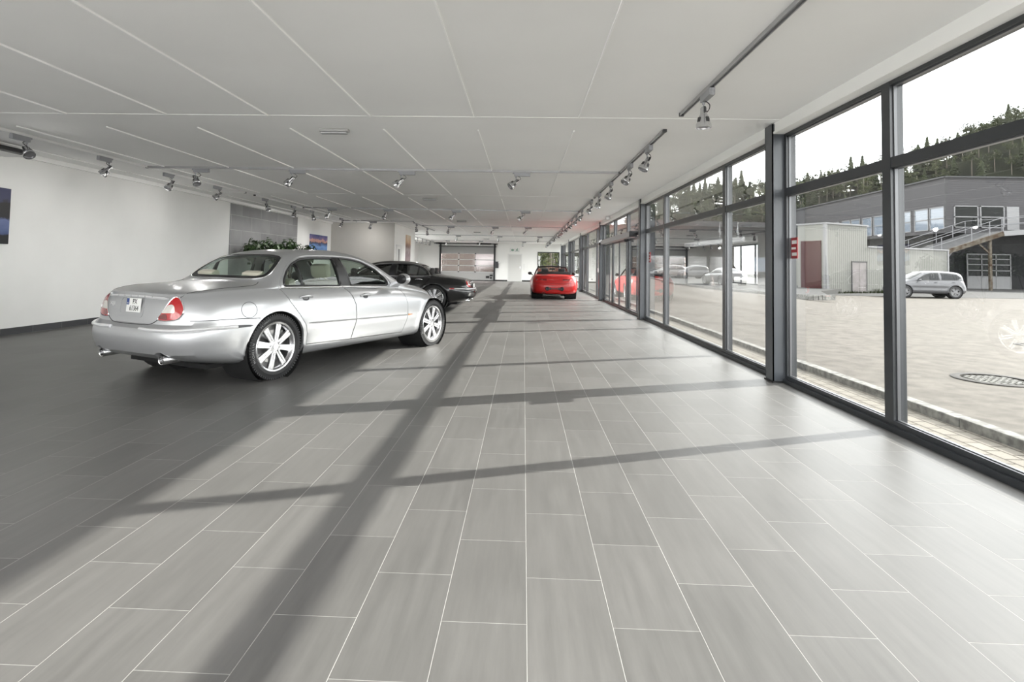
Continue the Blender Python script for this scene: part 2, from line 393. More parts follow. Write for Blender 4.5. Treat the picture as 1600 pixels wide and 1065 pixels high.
# ------------------------------------------------------------------ car kit (x forward from the rear axle, y left, z up)
def loft(sp, nt=120, kl=34, ku=22):
    low = np.array(sp['low'], float)                       # z, y, x_rear, x_front
    ch = np.r_[0, np.cumsum(np.hypot(np.diff(low[:, 0]), np.diff(low[:, 1])))]; ch /= ch[-1]
    q = np.linspace(0, 1, kl)
    zl, yl, xr, xf = [pchip(ch, low[:, i])(q) for i in range(4)]
    zt = pchip(*zip(*sp['top'])); zb = pchip(*zip(*sp['belt'])); wid = pchip(*zip(*sp['width']))
    zb0 = low[-1, 0]; z0 = sp.get('zfix', .5)
    s = np.linspace(0, 1, nt); f = .3 * s + .7 * (.5 - .5 * np.cos(PI * s)) if sp.get('even') else .12 * s + .88 * (.5 - .5 * np.cos(PI * s))
    phi = np.linspace(0, PI / 2, ku + 1)[1:]
    Lr, Lf, nr, nf, mr, mf = sp.get('round', (1., 1.5, 5., 4., 2.5, 2.3))
    def plan(x, a, b):
        dr = np.clip((Lr - (x - a)) / Lr, 0, 1); df = np.clip((Lf - (b - x)) / Lf, 0, 1)
        return np.clip(1 - dr ** nr, 0, 1) ** (1 / mr) * np.clip(1 - df ** nf, 0, 1) ** (1 / mf) * wid(x)
    rows = []
    for k in range(kl):
        x = xr[k] + (xf[k] - xr[k]) * f; y = yl[k] * plan(x, xr[k], xf[k])
        z = np.full(nt, zl[k]) if zl[k] <= z0 else z0 + (zl[k] - z0) * (zb(x) - z0) / (zb0 - z0)
        for (ax, az, rr, amp) in sp.get('flare', ()):
            if zl[k] > .2: y = y + (amp * np.exp(-((np.hypot(x - ax, z - az) - rr) / .035) ** 2)) * (yl[k] > .5)
        for (za, amp, sg) in sp.get('crease', ()):
            y = y + amp * np.exp(-((z - za) / sg) ** 2) * (yl[k] > .5)
        y[0] = y[-1] = 0
        rows.append(np.stack([x, y, z], 1))
    xb = rows[-1][:, 0]; wb = rows[-1][:, 1]; H = np.maximum(zt(xb) - zb(xb), .008)
    g = np.clip((H - .08) / .3, 0, 1); ea = sp.get('deck', 2.3) + (sp.get('cab', 4.5) - sp.get('deck', 2.3)) * g
    for p in phi:
        u = math.sin(p)
        c = max(math.cos(p), 0.)
        y = wb * (c ** 2) ** (1 / ea) if c > 1e-6 else wb * 0
        rows.append(np.stack([xb, y, zb(xb) + u * H], 1))
    R = len(rows); V = []; idx = {}
    A = np.array(rows)                                     # R, nt, 3
    for t in range(nt):
        for r in range(R): V.append((A[r, t, 0], -A[r, t, 1], A[r, t, 2]))
        for r in range(R - 2, 0, -1): V.append((A[r, t, 0], A[r, t, 1], A[r, t, 2]))
    n = 2 * R - 2; F = []
    for t in range(nt - 1):
        for r in range(n): F.append((t * n + r, t * n + (r + 1) % n, (t + 1) * n + (r + 1) % n, (t + 1) * n + r))
    bm = bmesh.new(); vs = [bm.verts.new(v) for v in V]
    for q_ in F: bm.faces.new([vs[i] for i in q_])
    # close the two ends (their rings have collapsed onto the centre line)
    for t in (0, nt - 1):
        for r in range(1, R - 1): pass
    bmesh.ops.remove_doubles(bm, verts=bm.verts[:], dist=2e-4)
    bad = [f_ for f_ in bm.faces if f_.calc_area() < 1e-9]
    if bad: bmesh.ops.delete(bm, geom=bad, context='FACES_ONLY')
    bmesh.ops.recalc_face_normals(bm, faces=bm.faces[:])
    return bm
FR = {  # projection frames: u axis, v axis, inward ray direction
    'R': ((1, 0, 0), (0, 0, 1), (0, 1, 0)), 'L': ((1, 0, 0), (0, 0, 1), (0, -1, 0)),
    'rear': ((0, 1, 0), (0, 0, 1), (1, 0, 0)), 'front': ((0, 1, 0), (0, 0, 1), (-1, 0, 0)), 'top': ((1, 0, 0), (0, 1, 0), (0, 0, -1))}
def diag(deg, sgn, front=False):
    """a frame looking at a corner: deg away from the end of the car towards side sgn (-1 right, 1 left)"""
    a = math.radians(deg); e = -1 if front else 1
    return ((sgn * e * math.sin(a), math.cos(a), 0), (0, 0, 1), (e * math.cos(a), -sgn * math.sin(a), 0))
def hit(bvh, fr, p, off=0.):
    u, w, d = [Vector(x) for x in (FR[fr] if isinstance(fr, str) else fr)]
    o = u * p[0] + w * p[1] - d * 8
    loc, n, i, dist = bvh.ray_cast(o, d)
    if loc is None: return None
    if n.dot(d) > 0: n = -n
    return loc + n * off
def patch(bvh, fr, poly, off=.004, step=.04, thick=0., holes=()):
    V, T = tri2d(poly, step, holes); out = []; last = Vector((0, 0, 0))
    for p in V:
        h = hit(bvh, fr, p, off)
        if h is None:
            c = (sum(a[0] for a in poly) / len(poly), sum(a[1] for a in poly) / len(poly))
            for t in (.05, .1, .2, .3, .5):
                h = hit(bvh, fr, (p[0] + (c[0] - p[0]) * t, p[1] + (c[1] - p[1]) * t), off)
                if h is not None: break
        h = h if h is not None else last
        out.append(h); last = h
    mb = MB()
    if not thick: return mb.add(out, T)
    d = Vector((FR[fr] if isinstance(fr, str) else fr)[2]) * thick
    n = len(out); ed = {}
    for t in T:
        for i in range(len(t)):
            a, b = t[i], t[(i + 1) % len(t)]; ed[(a, b)] = 1
    walls = [(a, b, b + n, a + n) for (a, b) in ed if (b, a) not in ed]
    return mb.add(out + [o + d for o in out], list(T) + [tuple(i + n for i in t[::-1]) for t in T] + walls)
def line_on(bvh, fr, pts, off=0.):
    r = [hit(bvh, fr, p, off) for p in pts]
    return [x for x in r if x is not None]
def solid2d(poly, holes, axis, a, b):
    V, T = tri2d(poly, 0, holes); n = len(V); ed = {}
    def P(p, h): return (p[0], p[1], h) if axis == 'z' else ((p[0], h, p[1]) if axis == 'y' else (h, p[0], p[1]))
    for t in T:
        for i in range(3): ed[(t[i], t[(i + 1) % 3])] = 1
    W = [(p, q, q + n, p + n) for (p, q) in ed if (q, p) not in ed]
    return [P(p, a) for p in V] + [P(p, b) for p in V], [t[::-1] for t in T] + [tuple(i + n for i in t) for t in T] + W
def inset(poly, d):
    n = len(poly); A = sum(poly[i][0] * poly[(i + 1) % n][1] - poly[(i + 1) % n][0] * poly[i][1] for i in range(n)); s = 1 if A > 0 else -1; out = []
    for i in range(n):
        a, b, c = Vector(poly[i - 1]), Vector(poly[i]), Vector(poly[(i + 1) % n])
        e1 = (b - a).normalized(); e2 = (c - b).normalized(); n1 = Vector((-e1.y, e1.x)) * s; n2 = Vector((-e2.y, e2.x)) * s
        m = (n1 + n2); m = m.normalized() if m.length > 1e-6 else n1
        out.append(tuple(b + m * d / max(.35, m.dot(n1))))
    return out
def boolean(me, cutter_mb, selfx=False):
    a = bpy.data.objects.new('work', me); COL.objects.link(a)
    b = bpy.data.objects.new('cut', cutter_mb.mesh('cut')); COL.objects.link(b)
    md = a.modifiers.new('b', 'BOOLEAN'); md.object = b; md.operation = 'DIFFERENCE'; md.solver = 'EXACT'; md.use_self = selfx
    dg = bpy.context.evaluated_depsgraph_get(); dg.update()
    r = bpy.data.meshes.new_from_object(a.evaluated_get(dg))
    for o in (a, b): bpy.data.objects.remove(o)
    return r
def shell(bm, t):
    bm = bm.copy(); bm.normal_update(); vs = bm.verts[:]; inner = {v: v.co - v.normal * t for v in vs}
    fs = bm.faces[:]; nv = {v: bm.verts.new(c) for v, c in inner.items()}
    for f in fs: bm.faces.new([nv[v] for v in reversed(f.verts)])
    return bm
def islands(me):
    bm = bmesh.new(); bm.from_mesh(me); seen = set(); out = []
    for v in bm.verts:
        if v in seen: continue
        st = [v]; seen.add(v); comp = []
        while st:
            x = st.pop(); comp.append(x)
            for e in x.link_edges:
                y = e.other_vert(x)
                if y not in seen: seen.add(y); st.append(y)
        out.append(comp)
    res = []
    for comp in out:
        cs = set(comp); mp = {}; vs = []; fs = []
        for v in comp: mp[v] = len(vs); vs.append(tuple(v.co))
        done = set()
        for v in comp:
            for f in v.link_faces:
                if f not in done: done.add(f); fs.append([mp[w] for w in f.verts])
        res.append((vs, fs))
    bm.free(); return res
def ymat(sgn, x, y, z):
    """local z -> outward along sgn*y, placed at x, y, z"""
    return Matrix.Translation((x, y, z)) @ Matrix.Rotation(-sgn * PI / 2, 4, 'X')

# ---- wheels (built round local z = outward) -> mesh data shared by every wheel of a kind
def wheel_meshes(kind, R=.345, W=.118, rim=.262):
    t = MB(); t.smooth = True
    prof = [(rim - .012, -W + .01), (rim + .01, -W), (R - .05, -W - .004), (R - .018, -W + .006), (R - .004, -W + .025), (R, -W + .05)]
    n = len(prof)
    for g in (-.035, 0, .035): prof += [(R, g - .006), (R - .008, g - .005), (R - .008, g + .005), (R, g + .006)]
    prof += [(R, W - .05), (R - .004, W - .025), (R - .018, W - .006), (R - .045, W + .003), (R - .055, W + .006), (rim + .012, W), (rim + .004, W - .006), (rim - .012, W - .014)]
    t.lathe(prof, 56)
    # tread blocks on the shoulders
    t.smooth = False
    for k in range(72):
        a = 2 * PI * k / 72
        for s in (-1, 1):
            c = Vector((math.cos(a), math.sin(a), 0)); tt = Vector((-math.sin(a), math.cos(a), 0))
            t.obox(c * (R - .012) + Vector((0, 0, s * (W - .026))), c * .0125, tt * .009, Vector((0, 0, .022)))
    tyre = t.mesh('tyre')
    r = MB(); r.smooth = True
    r.lathe([(rim - .014, -.10), (rim - .03, -.09), (rim - .035, .06), (rim - .018, W - .03), (rim - .002, W - .016), (rim + .003, W - .008), (rim - .006, W - .002), (rim - .02, W - .008), (rim - .03, W - .03)], 56)
    r.smooth = False
    face = W - .012
    if kind == 'eight':
        for k in range(8):
            a = 2 * PI * k / 8 + PI / 8; c = Vector((math.cos(a), math.sin(a), 0)); tt = Vector((-math.sin(a), math.cos(a), 0))
            for s in (-1, 1):
                w0, w1 = .0115, .0165; p0, p1 = c * .055, c * (rim - .012); o0 = tt * s * .0135; o1 = tt * s * .0205
                z0, z1 = face - .006, face - .010
                vs = []
                for (p, o, w, z, dz) in ((p0, o0, w0, z0, .03), (p1, o1, w1, z1, .028)):
                    vs += [p + o - tt * w + Vector((0, 0, z - .004)), p + o + tt * w + Vector((0, 0, z - .004)), p + o + tt * w * 1.15 + Vector((0, 0, z - dz)), p + o - tt * w * 1.15 + Vector((0, 0, z - dz)), p + o + Vector((0, 0, z))]
                r.add(vs, [(0, 4, 9, 5), (4, 1, 6, 9), (1, 2, 7, 6), (2, 3, 8, 7), (3, 0, 5, 8), (0, 1, 4), (0, 3, 2, 1), (5, 6, 7, 8), (5, 9, 6)])
            r.obox(c * .15 + Vector((0, 0, face - .02)), c * .10, tt * .012, Vector((0, 0, .006)))
    elif kind == 'ten':
        for k in range(10):
            a = 2 * PI * k / 10; c = Vector((math.cos(a), math.sin(a), 0)); tt = Vector((-math.sin(a), math.cos(a), 0))
            r.obox(c * (.05 + rim) / 2 + Vector((0, 0, face - .02)), c * (rim - .06) / 2, tt * .016, Vector((0, 0, .012)))
    else:                                                       # five wide paired spokes
        for k in range(5):
            for d in (-.20, .20):
                a = 2 * PI * k / 5 + d; c = Vector((math.cos(a), math.sin(a), 0)); tt = Vector((-math.sin(a), math.cos(a), 0))
                r.obox(c * (.05 + rim) / 2 + Vector((0, 0, face - .018)), c * (rim - .06) / 2, tt * .022, Vector((0, 0, .012)))
    r.smooth = True
    r.lathe([(.0, face - .034), (.085, face - .034), (.088, face - .02), (.075, face - .010), (.036, face - .006), (.034, face + .002), (.0, face + .004)], 28)
    r.smooth = False
    for k in range(5):
        a = 2 * PI * k / 5 + .3
        r.lathe([(0, face + .004), (.010, face + .004), (.012, face - .012)], 8, Matrix.Translation((.058 * math.cos(a), .058 * math.sin(a), 0)))
    rimm = r.mesh('rim')
    d = MB(); d.smooth = True
    d.lathe([(.06, -.03), (.17, -.03), (.17, .0), (.06, .0)], 32); d.smooth = False
    d.obox((.13, .07, .005), (.05, .03, 0), (-.02, .035, 0), (0, 0, .04))
    d.smooth = True; d.lathe([(0, -.05), (rim - .03, -.05), (rim - .03, -.06), (0, -.06)], 32)
    disc = d.mesh('brake_disc')
    return tyre, rimm, disc
_wm = {}
def add_wheel(root, kind, sgn, x, y, z, R=.345, W=.118, rim=.262, rim_mat='alloy', steer=0., spin=0.):
    key = (kind, R, W, rim)
    if key not in _wm:
        a, b, c = wheel_meshes(kind, R, W, rim)
        a.materials.append(M['tyre_rubber']); b.materials.append(M[rim_mat]); c.materials.append(M['brake_disc'])
        for m_ in (a, b, c): m_.set_sharp_from_angle(angle=math.radians(35))
        _wm[key] = (a, b, c)
    o = None
    for nm, me in zip(('wheel', 'rim', 'brake_disc'), _wm[key]):
        p = bpy.data.objects.new(nm, me); COL.objects.link(p)
        if o is None:
            o = p; p.parent = root
            p.matrix_local = Matrix.Translation((x, y, z)) @ Matrix.Rotation(steer, 4, 'Z') @ Matrix.Rotation(-sgn * PI / 2, 4, 'X') @ Matrix.Rotation(spin, 4, 'Z')
        else: p.parent = o
    return o
def text_mesh(s, size, depth=.001):
    cu = bpy.data.curves.new('t', 'FONT'); cu.body = s; cu.size = size; cu.extrude = depth; cu.align_x = 'CENTER'; cu.align_y = 'CENTER'
    o = bpy.data.objects.new('t', cu); COL.objects.link(o)
    dg = bpy.context.evaluated_depsgraph_get(); dg.update()
    me = bpy.data.meshes.new_from_object(o.evaluated_get(dg)); bpy.data.objects.remove(o)
    return me
def add_text(name, s, size, m, parent, mtx, sx=1., depth=.001):
    me = text_mesh(s, size, depth); me.transform(mtx @ Matrix.Scale(sx, 4, (1, 0, 0)))
    return link(name, me, m, parent)
def seat(root, m, x, y, z=.30, w=.52, lean=.32, head=True, hz=.0):
    a = MB(); a.bbox(-.26, .26, -w / 2, w / 2, 0, .2, .06); a.bbox(-.24, .24, -w / 2 + .09, w / 2 - .09, .17, .23, .03)
    b = MB(); b.bbox(-.07, .07, -w / 2, w / 2, .1, .66, .06); b.bbox(-.04, .10, -w / 2 + .1, w / 2 - .1, .15, .60, .04)
    h = MB(); h.bbox(-.055, .055, -.135, .135, .68, .86, .05); h.tube([(0, -.06, .6), (0, -.06, .7)], .008); h.tube([(0, .06, .6), (0, .06, .7)], .008)
    s = a.build('seat', m, root, 40); s.location = (x, y, z)
    k = b.build('seat_back', m, s, 40); k.location = (-.24, 0, .06 + hz); k.rotation_euler = (0, -lean, 0)
    if head:
        q = h.build('headrest', m, s, 40); q.location = (-.24, 0, .06 + hz); q.rotation_euler = (0, -lean * .8, 0)
    return s
# ------------------------------------------------------------------ saloon cars
XJ = dict(
    low=[(.20, .0, -.42, 3.55), (.195, .55, -.42, 3.60), (.20, .76, -.50, 3.66), (.245, .858, -.72, 3.74), (.30, .885, -.93, 3.79), (.345, .894, -1.02, 3.82), (.415, .906, -1.05, 3.84), (.50, .918, -1.06, 3.85),
         (.58, .922, -1.05, 3.84), (.625, .920, -1.02, 3.80), (.655, .918, -.985, 3.78), (.72, .912, -.985, 3.775), (.80, .897, -.975, 3.75), (.87, .868, -.962, 3.70), (.92, .828, -.945, 3.66), (.95, .79, -.93, 3.64)],
    round=(1., 1.5, 6., 4., 3.0, 2.3), top=[(-.95, .918), (-.80, .950), (-.5, .995), (-.12, 1.018), (-.03, 1.045), (.20, 1.215), (.42, 1.325), (.65, 1.378), (.95, 1.402), (1.25, 1.405), (1.55, 1.38), (1.85, 1.315), (2.2, 1.165), (2.52, 1.005), (2.62, .975), (3.0, .935), (3.4, .855), (3.62, .77), (3.72, .70)],
    belt=[(-.95, .90), (-.6, .935), (-.2, .95), (.3, .955), (.9, .945), (1.5, .928), (2.1, .905), (2.5, .87), (3.0, .80), (3.4, .72), (3.72, .62)],
    width=[(-1.0, .95), (-.5, .975), (.3, 1.), (1.5, 1.005), (2.5, 1.), (3.2, .98), (3.9, .94)],
    flare=[(0, .345, .395, .012), (3.034, .345, .395, .012)], crease=[(.845, .006, .016), (.40, -.004, .03)],
    wb=3.034, R=.345, arch=.375,
    rw=[(.175, .985), (.20, 1.045), (.285, 1.135), (.395, 1.218), (.53, 1.268), (.72, 1.29), (1.035, 1.293), (1.065, .965)],
    fw=[(1.255, .962), (1.165, 1.293), (1.36, 1.28), (1.56, 1.25), (1.80, 1.155), (1.96, 1.045), (2.01, .985), (2.01, .948)],
    dlo=[(.125, .972), (.152, 1.034), (.241, 1.125), (.363, 1.222), (.51, 1.29), (.711, 1.32), (1.10, 1.324), (1.36, 1.312), (1.58, 1.28), (1.844, 1.17), (2.03, 1.045), (2.09, .965), (2.095, .938), (1.5, .948), (.8, .960)],
    pillar=[(1.025, 1.305), (1.175, 1.305), (1.268, .955), (1.05, .958)],
    qpost=[(.425, 1.245), (.47, 1.255), (.478, .975), (.432, .977)],
    rear_w=[(-.02, 0), (-.015, .3), (.01, .50), (.06, .60), (.13, .625), (.25, .585), (.38, .515), (.415, .46), (.425, .3), (.43, 0)],
    wind=[(1.86, 0), (1.855, .3), (1.83, .50), (1.87, .57), (2.05, .64), (2.30, .70), (2.42, .68), (2.50, .45), (2.54, 0)],
    belt_strip=[(.09, .962), (.8, .953), (1.5, .938), (2.2, .912)],
    door_r=[(.10, .948), (.17, .814), (.30, .652), (.385, .538), (.412, .44), (.418, .322), (.8, .313), (1.170, .303), (1.228, .53), (1.222, .73), (1.16, .875), (1.11, .934)],
    door_f=[(1.116, .934), (1.166, .875), (1.228, .73), (1.234, .53), (1.176, .303), (1.7, .293), (2.25, .281), (2.325, .45), (2.34, .669), (2.30, .80), (2.245, .882)],
    handle=[(.40, .845), (1.43, .826)], rub=[(.43, .560), (1.2, .545), (2.32, .522)], mirror=(2.10, .985))

def place_car(name, label, group=None):
    return thing(name, label, 'car', group=group)
def build_sedan(root, sp, paint_m, leather, glass_m, variant):
    bm = loft(sp); bvh = BVHTree.FromBMesh(bm); R = sp['R']; wb = sp['wb']
    sh = shell(bm, .028); me = bpy.data.meshes.new('body'); sh.to_mesh(me); sh.free(); bm.free()
    c = MB()                                               # side windows, wheel arches and door gaps
    for sgn in (-1, 1):
        a, b = (sgn * 1.3, sgn * .34)
        for poly in (rounded(sp['rw'], 3, .03), rounded(sp['fw'], 3, .03)): c.prism(poly, min(a, b), max(a, b), 'y')
        for ax in (0, wb):
            c.prism([(ax + sp['arch'] * math.cos(2 * PI * k / 56), R + sp['arch'] * math.sin(2 * PI * k / 56)) for k in range(56)], min(sgn * .5, sgn * 1.3), max(sgn * .5, sgn * 1.3), 'y')
        ends = (min(sgn * .55, sgn * 1.3), max(sgn * .55, sgn * 1.3))
        both = [p for p in sp['door_r'][:8]] + sp['door_f'][5:] + [sp['door_f'][0], sp['door_r'][-1]]
        g = .0035
        v, f = solid2d(inset(both, -g), [inset(sp['door_r'], g), inset(sp['door_f'], g)], 'y', *ends); c.add(v, f)
    me = boolean(me, c)
    c = MB()
    for half in (sp['rear_w'], sp['wind']):
        poly = half + [(x, -y) for x, y in half[::-1] if y > 0]
        c.prism(poly, .80, 1.7, 'z')
    for sgn in (-1, 1):                                    # cut-outs over the exhaust tips
        ey, ez = sp['exh'][1], sp['exh'][2]
        c.prism([(sgn * ey + .075 * math.cos(2 * PI * k / 20), ez + .01 + (.065 if math.sin(2 * PI * k / 20) > 0 else .16) * math.sin(2 * PI * k / 20)) for k in range(20)], -1.3, -.84, 'x')
    me = boolean(me, c)
    kinds = {}
    for vs, fs in islands(me):
        cx = sum(v[0] for v in vs) / len(vs); cy = sum(v[1] for v in vs) / len(vs); ext = max(v[0] for v in vs) - min(v[0] for v in vs); hi = max(v[2] for v in vs)
        if abs(cy) > .6 and hi < .99 and .6 < ext < 1.4: kinds.setdefault(('front_door' if cx > 1.2 else 'rear_door', cy > 0), []).append((vs, fs))
        else: kinds.setdefault(('body', 0), []).append((vs, fs))
    parts = {}
    for (nm, side), lst in kinds.items():
        m_ = MB()
        for vs, fs in lst: m_.add(vs, fs)
        o = m_.build(nm, paint_m, root, 32); parts[(nm, side)] = o
    def P(nm, mb, mt, smooth=40, par=None, **kw): return mb.build(nm, mt, par or root, smooth, **kw)
    # glass, window surrounds, pillars
    for sgn, fr in ((-1, 'R'), (1, 'L')):
        sd = sgn > 0
        P('rear_side_window', patch(bvh, fr, inset(rounded(sp['rw'], 3, .03), -.012), -.016, .05), glass_m, 60)
        P('front_side_window', patch(bvh, fr, inset(rounded(sp['fw'], 3, .03), -.012), -.016, .05), glass_m, 60)
        rd = patch(bvh, fr, sp['pillar'], .003, .04, .006); P('window_pillar', rd, 'trim_black')
        P('quarter_window_post', patch(bvh, fr, sp['qpost'], -.008, .04, .006), 'trim_black')
        fw = rounded(sp['fw'], 3, .03); rw = rounded(sp['rw'], 3, .03)
        fm = MB(); fm.smooth = True
        for pl in (inset(rw, -.006), inset(fw, -.006)): fm.tube(line_on(bvh, fr, pl, -.002), .013, 6, True)
        P('window_seal', fm, 'trim_black')
        ch = MB(); ch.smooth = True
        up = smooth_open([p for p in sp['dlo'][:12]], 4); ch.tube(line_on(bvh, fr, up, .001), .0085 if variant == 'silver' else .013, 6)
        P('window_surround', ch, paint_m if variant == 'silver' else 'chrome')
        st = MB(); st.smooth = True; st.tube(line_on(bvh, fr, smooth_open(sp['belt_strip'], 10), .002), .009, 6); P('belt_trim', st, 'chrome')
        # door furniture
        for k, (hx, hz) in enumerate(sp['handle']):
            dr = parts.get(('rear_door' if k == 0 else 'front_door', sd), root)
            h = MB(); h.smooth = True
            pts = [hit(bvh, fr, (hx - .095 + .19 * t, hz + .004 * math.sin(PI * t)), .006 + .028 * math.sin(PI * t) ** .6) for t in np.linspace(0, 1, 11)]
            h.tube(pts, [.010 + .009 * math.sin(PI * t) for t in np.linspace(0, 1, 11)], 8)
            P('door_handle', h, 'chrome' if variant == 'black' else paint_m, 50, dr)
            cup = patch(bvh, fr, [(hx + .05 * math.cos(t), hz - .012 + .022 * math.sin(t)) for t in np.linspace(0, 2 * PI, 18)[:-1]], .0012, .03); P('handle_recess', cup, 'dark_grey_plastic' if variant == 'silver' else 'trim_black', 60, dr)
        for k, (x0, x1) in enumerate(((sp['rub'][0][0], 1.222), (1.24, sp['rub'][2][0]))):
            zz = pchip(*zip(*sp['rub'])); m_ = MB(); m_.smooth = True
            m_.tube([hit(bvh, fr, (x, float(zz(x))), .001) for x in np.linspace(x0, x1, 14)], [.004] + [.011] * 12 + [.009], 6)
            P('rub_strip', m_, paint_m, 50, parts.get(('rear_door' if k == 0 else 'front_door', sd), root))
        if variant == 'silver':
            P('side_marker', patch(bvh, fr, [(2.345, .512), (2.345, .536), (2.43, .530), (2.455, .522), (2.43, .516)], .004, .03, .006), 'lamp_amber')
        # fuel flap only on the right
        if sgn < 0 and variant == 'silver':
            ring = MB(); ring.smooth = True; ring.tube(line_on(bvh, fr, [(-.356 + .090 * math.cos(t), .754 + .078 * math.sin(t)) for t in np.linspace(0, 2 * PI, 41)[:-1]], -.0005), .003, 5, True)
            P('fuel_flap_seam', ring, 'trim_black')
        # door mirror
        mx, mz = sp['mirror']; y0 = sgn * .93
        mm = MB(); mm.smooth = True; mm.sphere((mx + .02, y0 + sgn * .055, mz + .045), .1, 20, 14, (.75, 1.05, .78)); P('mirror_housing', mm, paint_m, 60)
        mo = bpy.data.objects[-1] if False else None
        mg = MB(); mg.smooth = True; mg.sphere((mx - .035, y0 + sgn * .055, mz + .045), .085, 20, 12, (.35, 1.0, .76)); P('mirror_glass', mg, 'trim_black', 60)
        ma = MB(); ma.add([(mx - .05, sgn * .80, .92), (mx + .14, sgn * .80, .905), (mx + .06, y0 + sgn * .02, mz + .01), (mx - .01, y0 + sgn * .02, mz + .01), (mx - .05, sgn * .80, .955), (mx + .14, sgn * .80, .945), (mx + .06, y0 + sgn * .02, mz + .04), (mx - .01, y0 + sgn * .02, mz + .04)],
                          [(0, 1, 2, 3), (7, 6, 5, 4), (0, 4, 5, 1), (1, 5, 6, 2), (2, 6, 7, 3), (3, 7, 4, 0)]); P('mirror_arm', ma, paint_m)
        # wheels and wells
        for ax in (0, wb):
            w = MB(); w.smooth = True; r_ = sp['arch'] + .006
            w.lathe([(r_, .0), (r_, .42), (.0, .42)], 40, Matrix.Translation((ax, sgn * .90, R)) @ Matrix.Rotation(sgn * PI / 2, 4, 'X'))
            w.v = [v for v in w.v]; P('wheel_well', w, 'well_black', 60)
    P('rear_window', patch(bvh, 'top', sp['rear_w'] + [(x, -y) for x, y in sp['rear_w'][::-1] if y > 0], -.008, .06), glass_m, 60)
    P('windscreen', patch(bvh, 'top', sp['wind'] + [(x, -y) for x, y in sp['wind'][::-1] if y > 0], -.008, .06), glass_m, 60)
    full = sp['rear_w'] + [(x, -y) for x, y in sp['rear_w'][::-1] if y > 0]
    fr_ = rounded(full, 3, .03)
    P('rear_window_band', patch(bvh, 'top', fr_, .001, .05, .004, [inset(fr_, .05)]), 'trim_black', 50)
    if variant == 'silver':
        cs = MB(); cs.smooth = True; cs.tube(line_on(bvh, 'top', fr_, .003), .005, 6, True); P('rear_window_trim', cs, 'chrome')
    fullw = rounded(sp['wind'] + [(x, -y) for x, y in sp['wind'][::-1] if y > 0], 3, .03)
    P('windscreen_band', patch(bvh, 'top', fullw, .001, .05, .004, [inset(fullw, .035)]), 'trim_black', 50)
    # cabin
    fl = MB(); fl.box(-.45, 2.7, -.74, .74, .24, .30); P('cabin_floor', fl, 'dark_leather')
    sh_ = MB(); sh_.bbox(-.10, .26, -.66, .66, .88, .93, .02); P('parcel_shelf', sh_, leather)
    db = MB(); db.bbox(2.14, 2.56, -.68, .68, .66, .90, .07); P('dashboard', db, 'dashboard', 40)
    for y in (-.37, .37): seat(root, leather, 1.60, y, hz=.03)
    rb = MB(); rb.bbox(.28, .82, -.66, .66, .30, .56, .06); rbb = MB()
    rbo = P('rear_bench', rb, leather)
    for y in (-.37, .37):
        b = MB(); b.bbox(-.08, .08, -.32, .32, 0, .50, .06); o = b.build('bench_back', leather, rbo, 40); o.location = (.33, y, .48); o.rotation_euler = (0, -.35, 0)
        h = MB(); h.bbox(-.06, .06, -.14, .14, .0, .17, .05); o = h.build('rear_headrest', leather, rbo, 40); o.location = (.14, y, .97); o.rotation_euler = (0, -.2, 0)
    sw = MB(); sw.smooth = True; sw.tube([(2.0 - .06 * math.sin(t), .37 + .185 * math.cos(t), .86 + .17 * math.sin(t)) for t in np.linspace(0, 2 * PI, 29)[:-1]], .014, 6, True)
    for t in (PI / 2 * 3, 0, PI): sw.tube([(2.06, .37, .86), (2.0 - .06 * math.sin(t), .37 + .18 * math.cos(t), .86 + .165 * math.sin(t))], .016, 6)
    P('steering_wheel', sw, leather if variant == 'silver' else 'dark_leather')
    for sgn in (-1, 1):
        for x0, x1 in ((.45, 1.08), (1.25, 2.2)):
            ck = MB(); ck.box(x0, x1, sgn * .775 - .01, sgn * .775 + .01, .35, .9); P('door_lining', ck, leather)
    # wheels
    for ax, st in ((0, 0.), (wb, sp.get('steer', 0.))):
        for sgn in (-1, 1):
            wh = add_wheel(root, 'eight', sgn, ax, sgn * .785, R, R, .112, .262, 'alloy', st, .2 + ax)
            if variant == 'silver' and sgn < 0:              # raised maker's lettering on the side wall
                lm = MB()
                for word, mid, step in (('MICHELIN', PI + .12, .085), ('PRIMACY', PI * .68, .07)):
                    for i, chx in enumerate(word):
                        a = mid + ((len(word) - 1) / 2 - i) * step - (.2 + ax)
                        tm_ = text_mesh(chx, .036 if word[0] == 'M' else .026, .0006); tm_.transform(Matrix.Translation((.304 * math.cos(a), .304 * math.sin(a), .1165)) @ Matrix.Rotation(a - PI / 2, 4, 'Z'))
                        lm.add([tuple(v.co) for v in tm_.vertices], [tuple(p.vertices) for p in tm_.polygons]); bpy.data.meshes.remove(tm_)
                lm.build('tyre_lettering', 'tyre_letter', wh)
    # tail
    for sgn in (-1, 1):
        fr = diag(sp['lamp_a'], sgn)
        mir = lambda pl: [(u * -sgn, v) for u, v in pl]
        lo = sp['lamp']; P('tail_lamp', patch(bvh, fr, mir(rounded(lo, 4, .03)), .006, .025, .02), 'lamp_red')
        P('tail_lamp_reverse', patch(bvh, fr, mir(rounded(sp['lamp_rev'], 3, .015)), .0085, .025, .012), 'lamp_clear')
        P('tail_lamp_lower', patch(bvh, fr, mir(rounded(sp['lamp_low'], 3, .015)), .0085, .025, .012), 'lamp_dark_red' if variant == 'silver' else 'lamp_red')
        tr = MB(); tr.smooth = True; tr.tube(line_on(bvh, fr, mir(inset(rounded(lo, 4, .03), -.005)), .004), .005, 6, True); P('tail_lamp_trim', tr, 'chrome')
        bs = MB(); bs.smooth = True
        fr2 = diag(40, sgn); pts = []
        for x, y, z in sp['bumper_strip']:
            pass
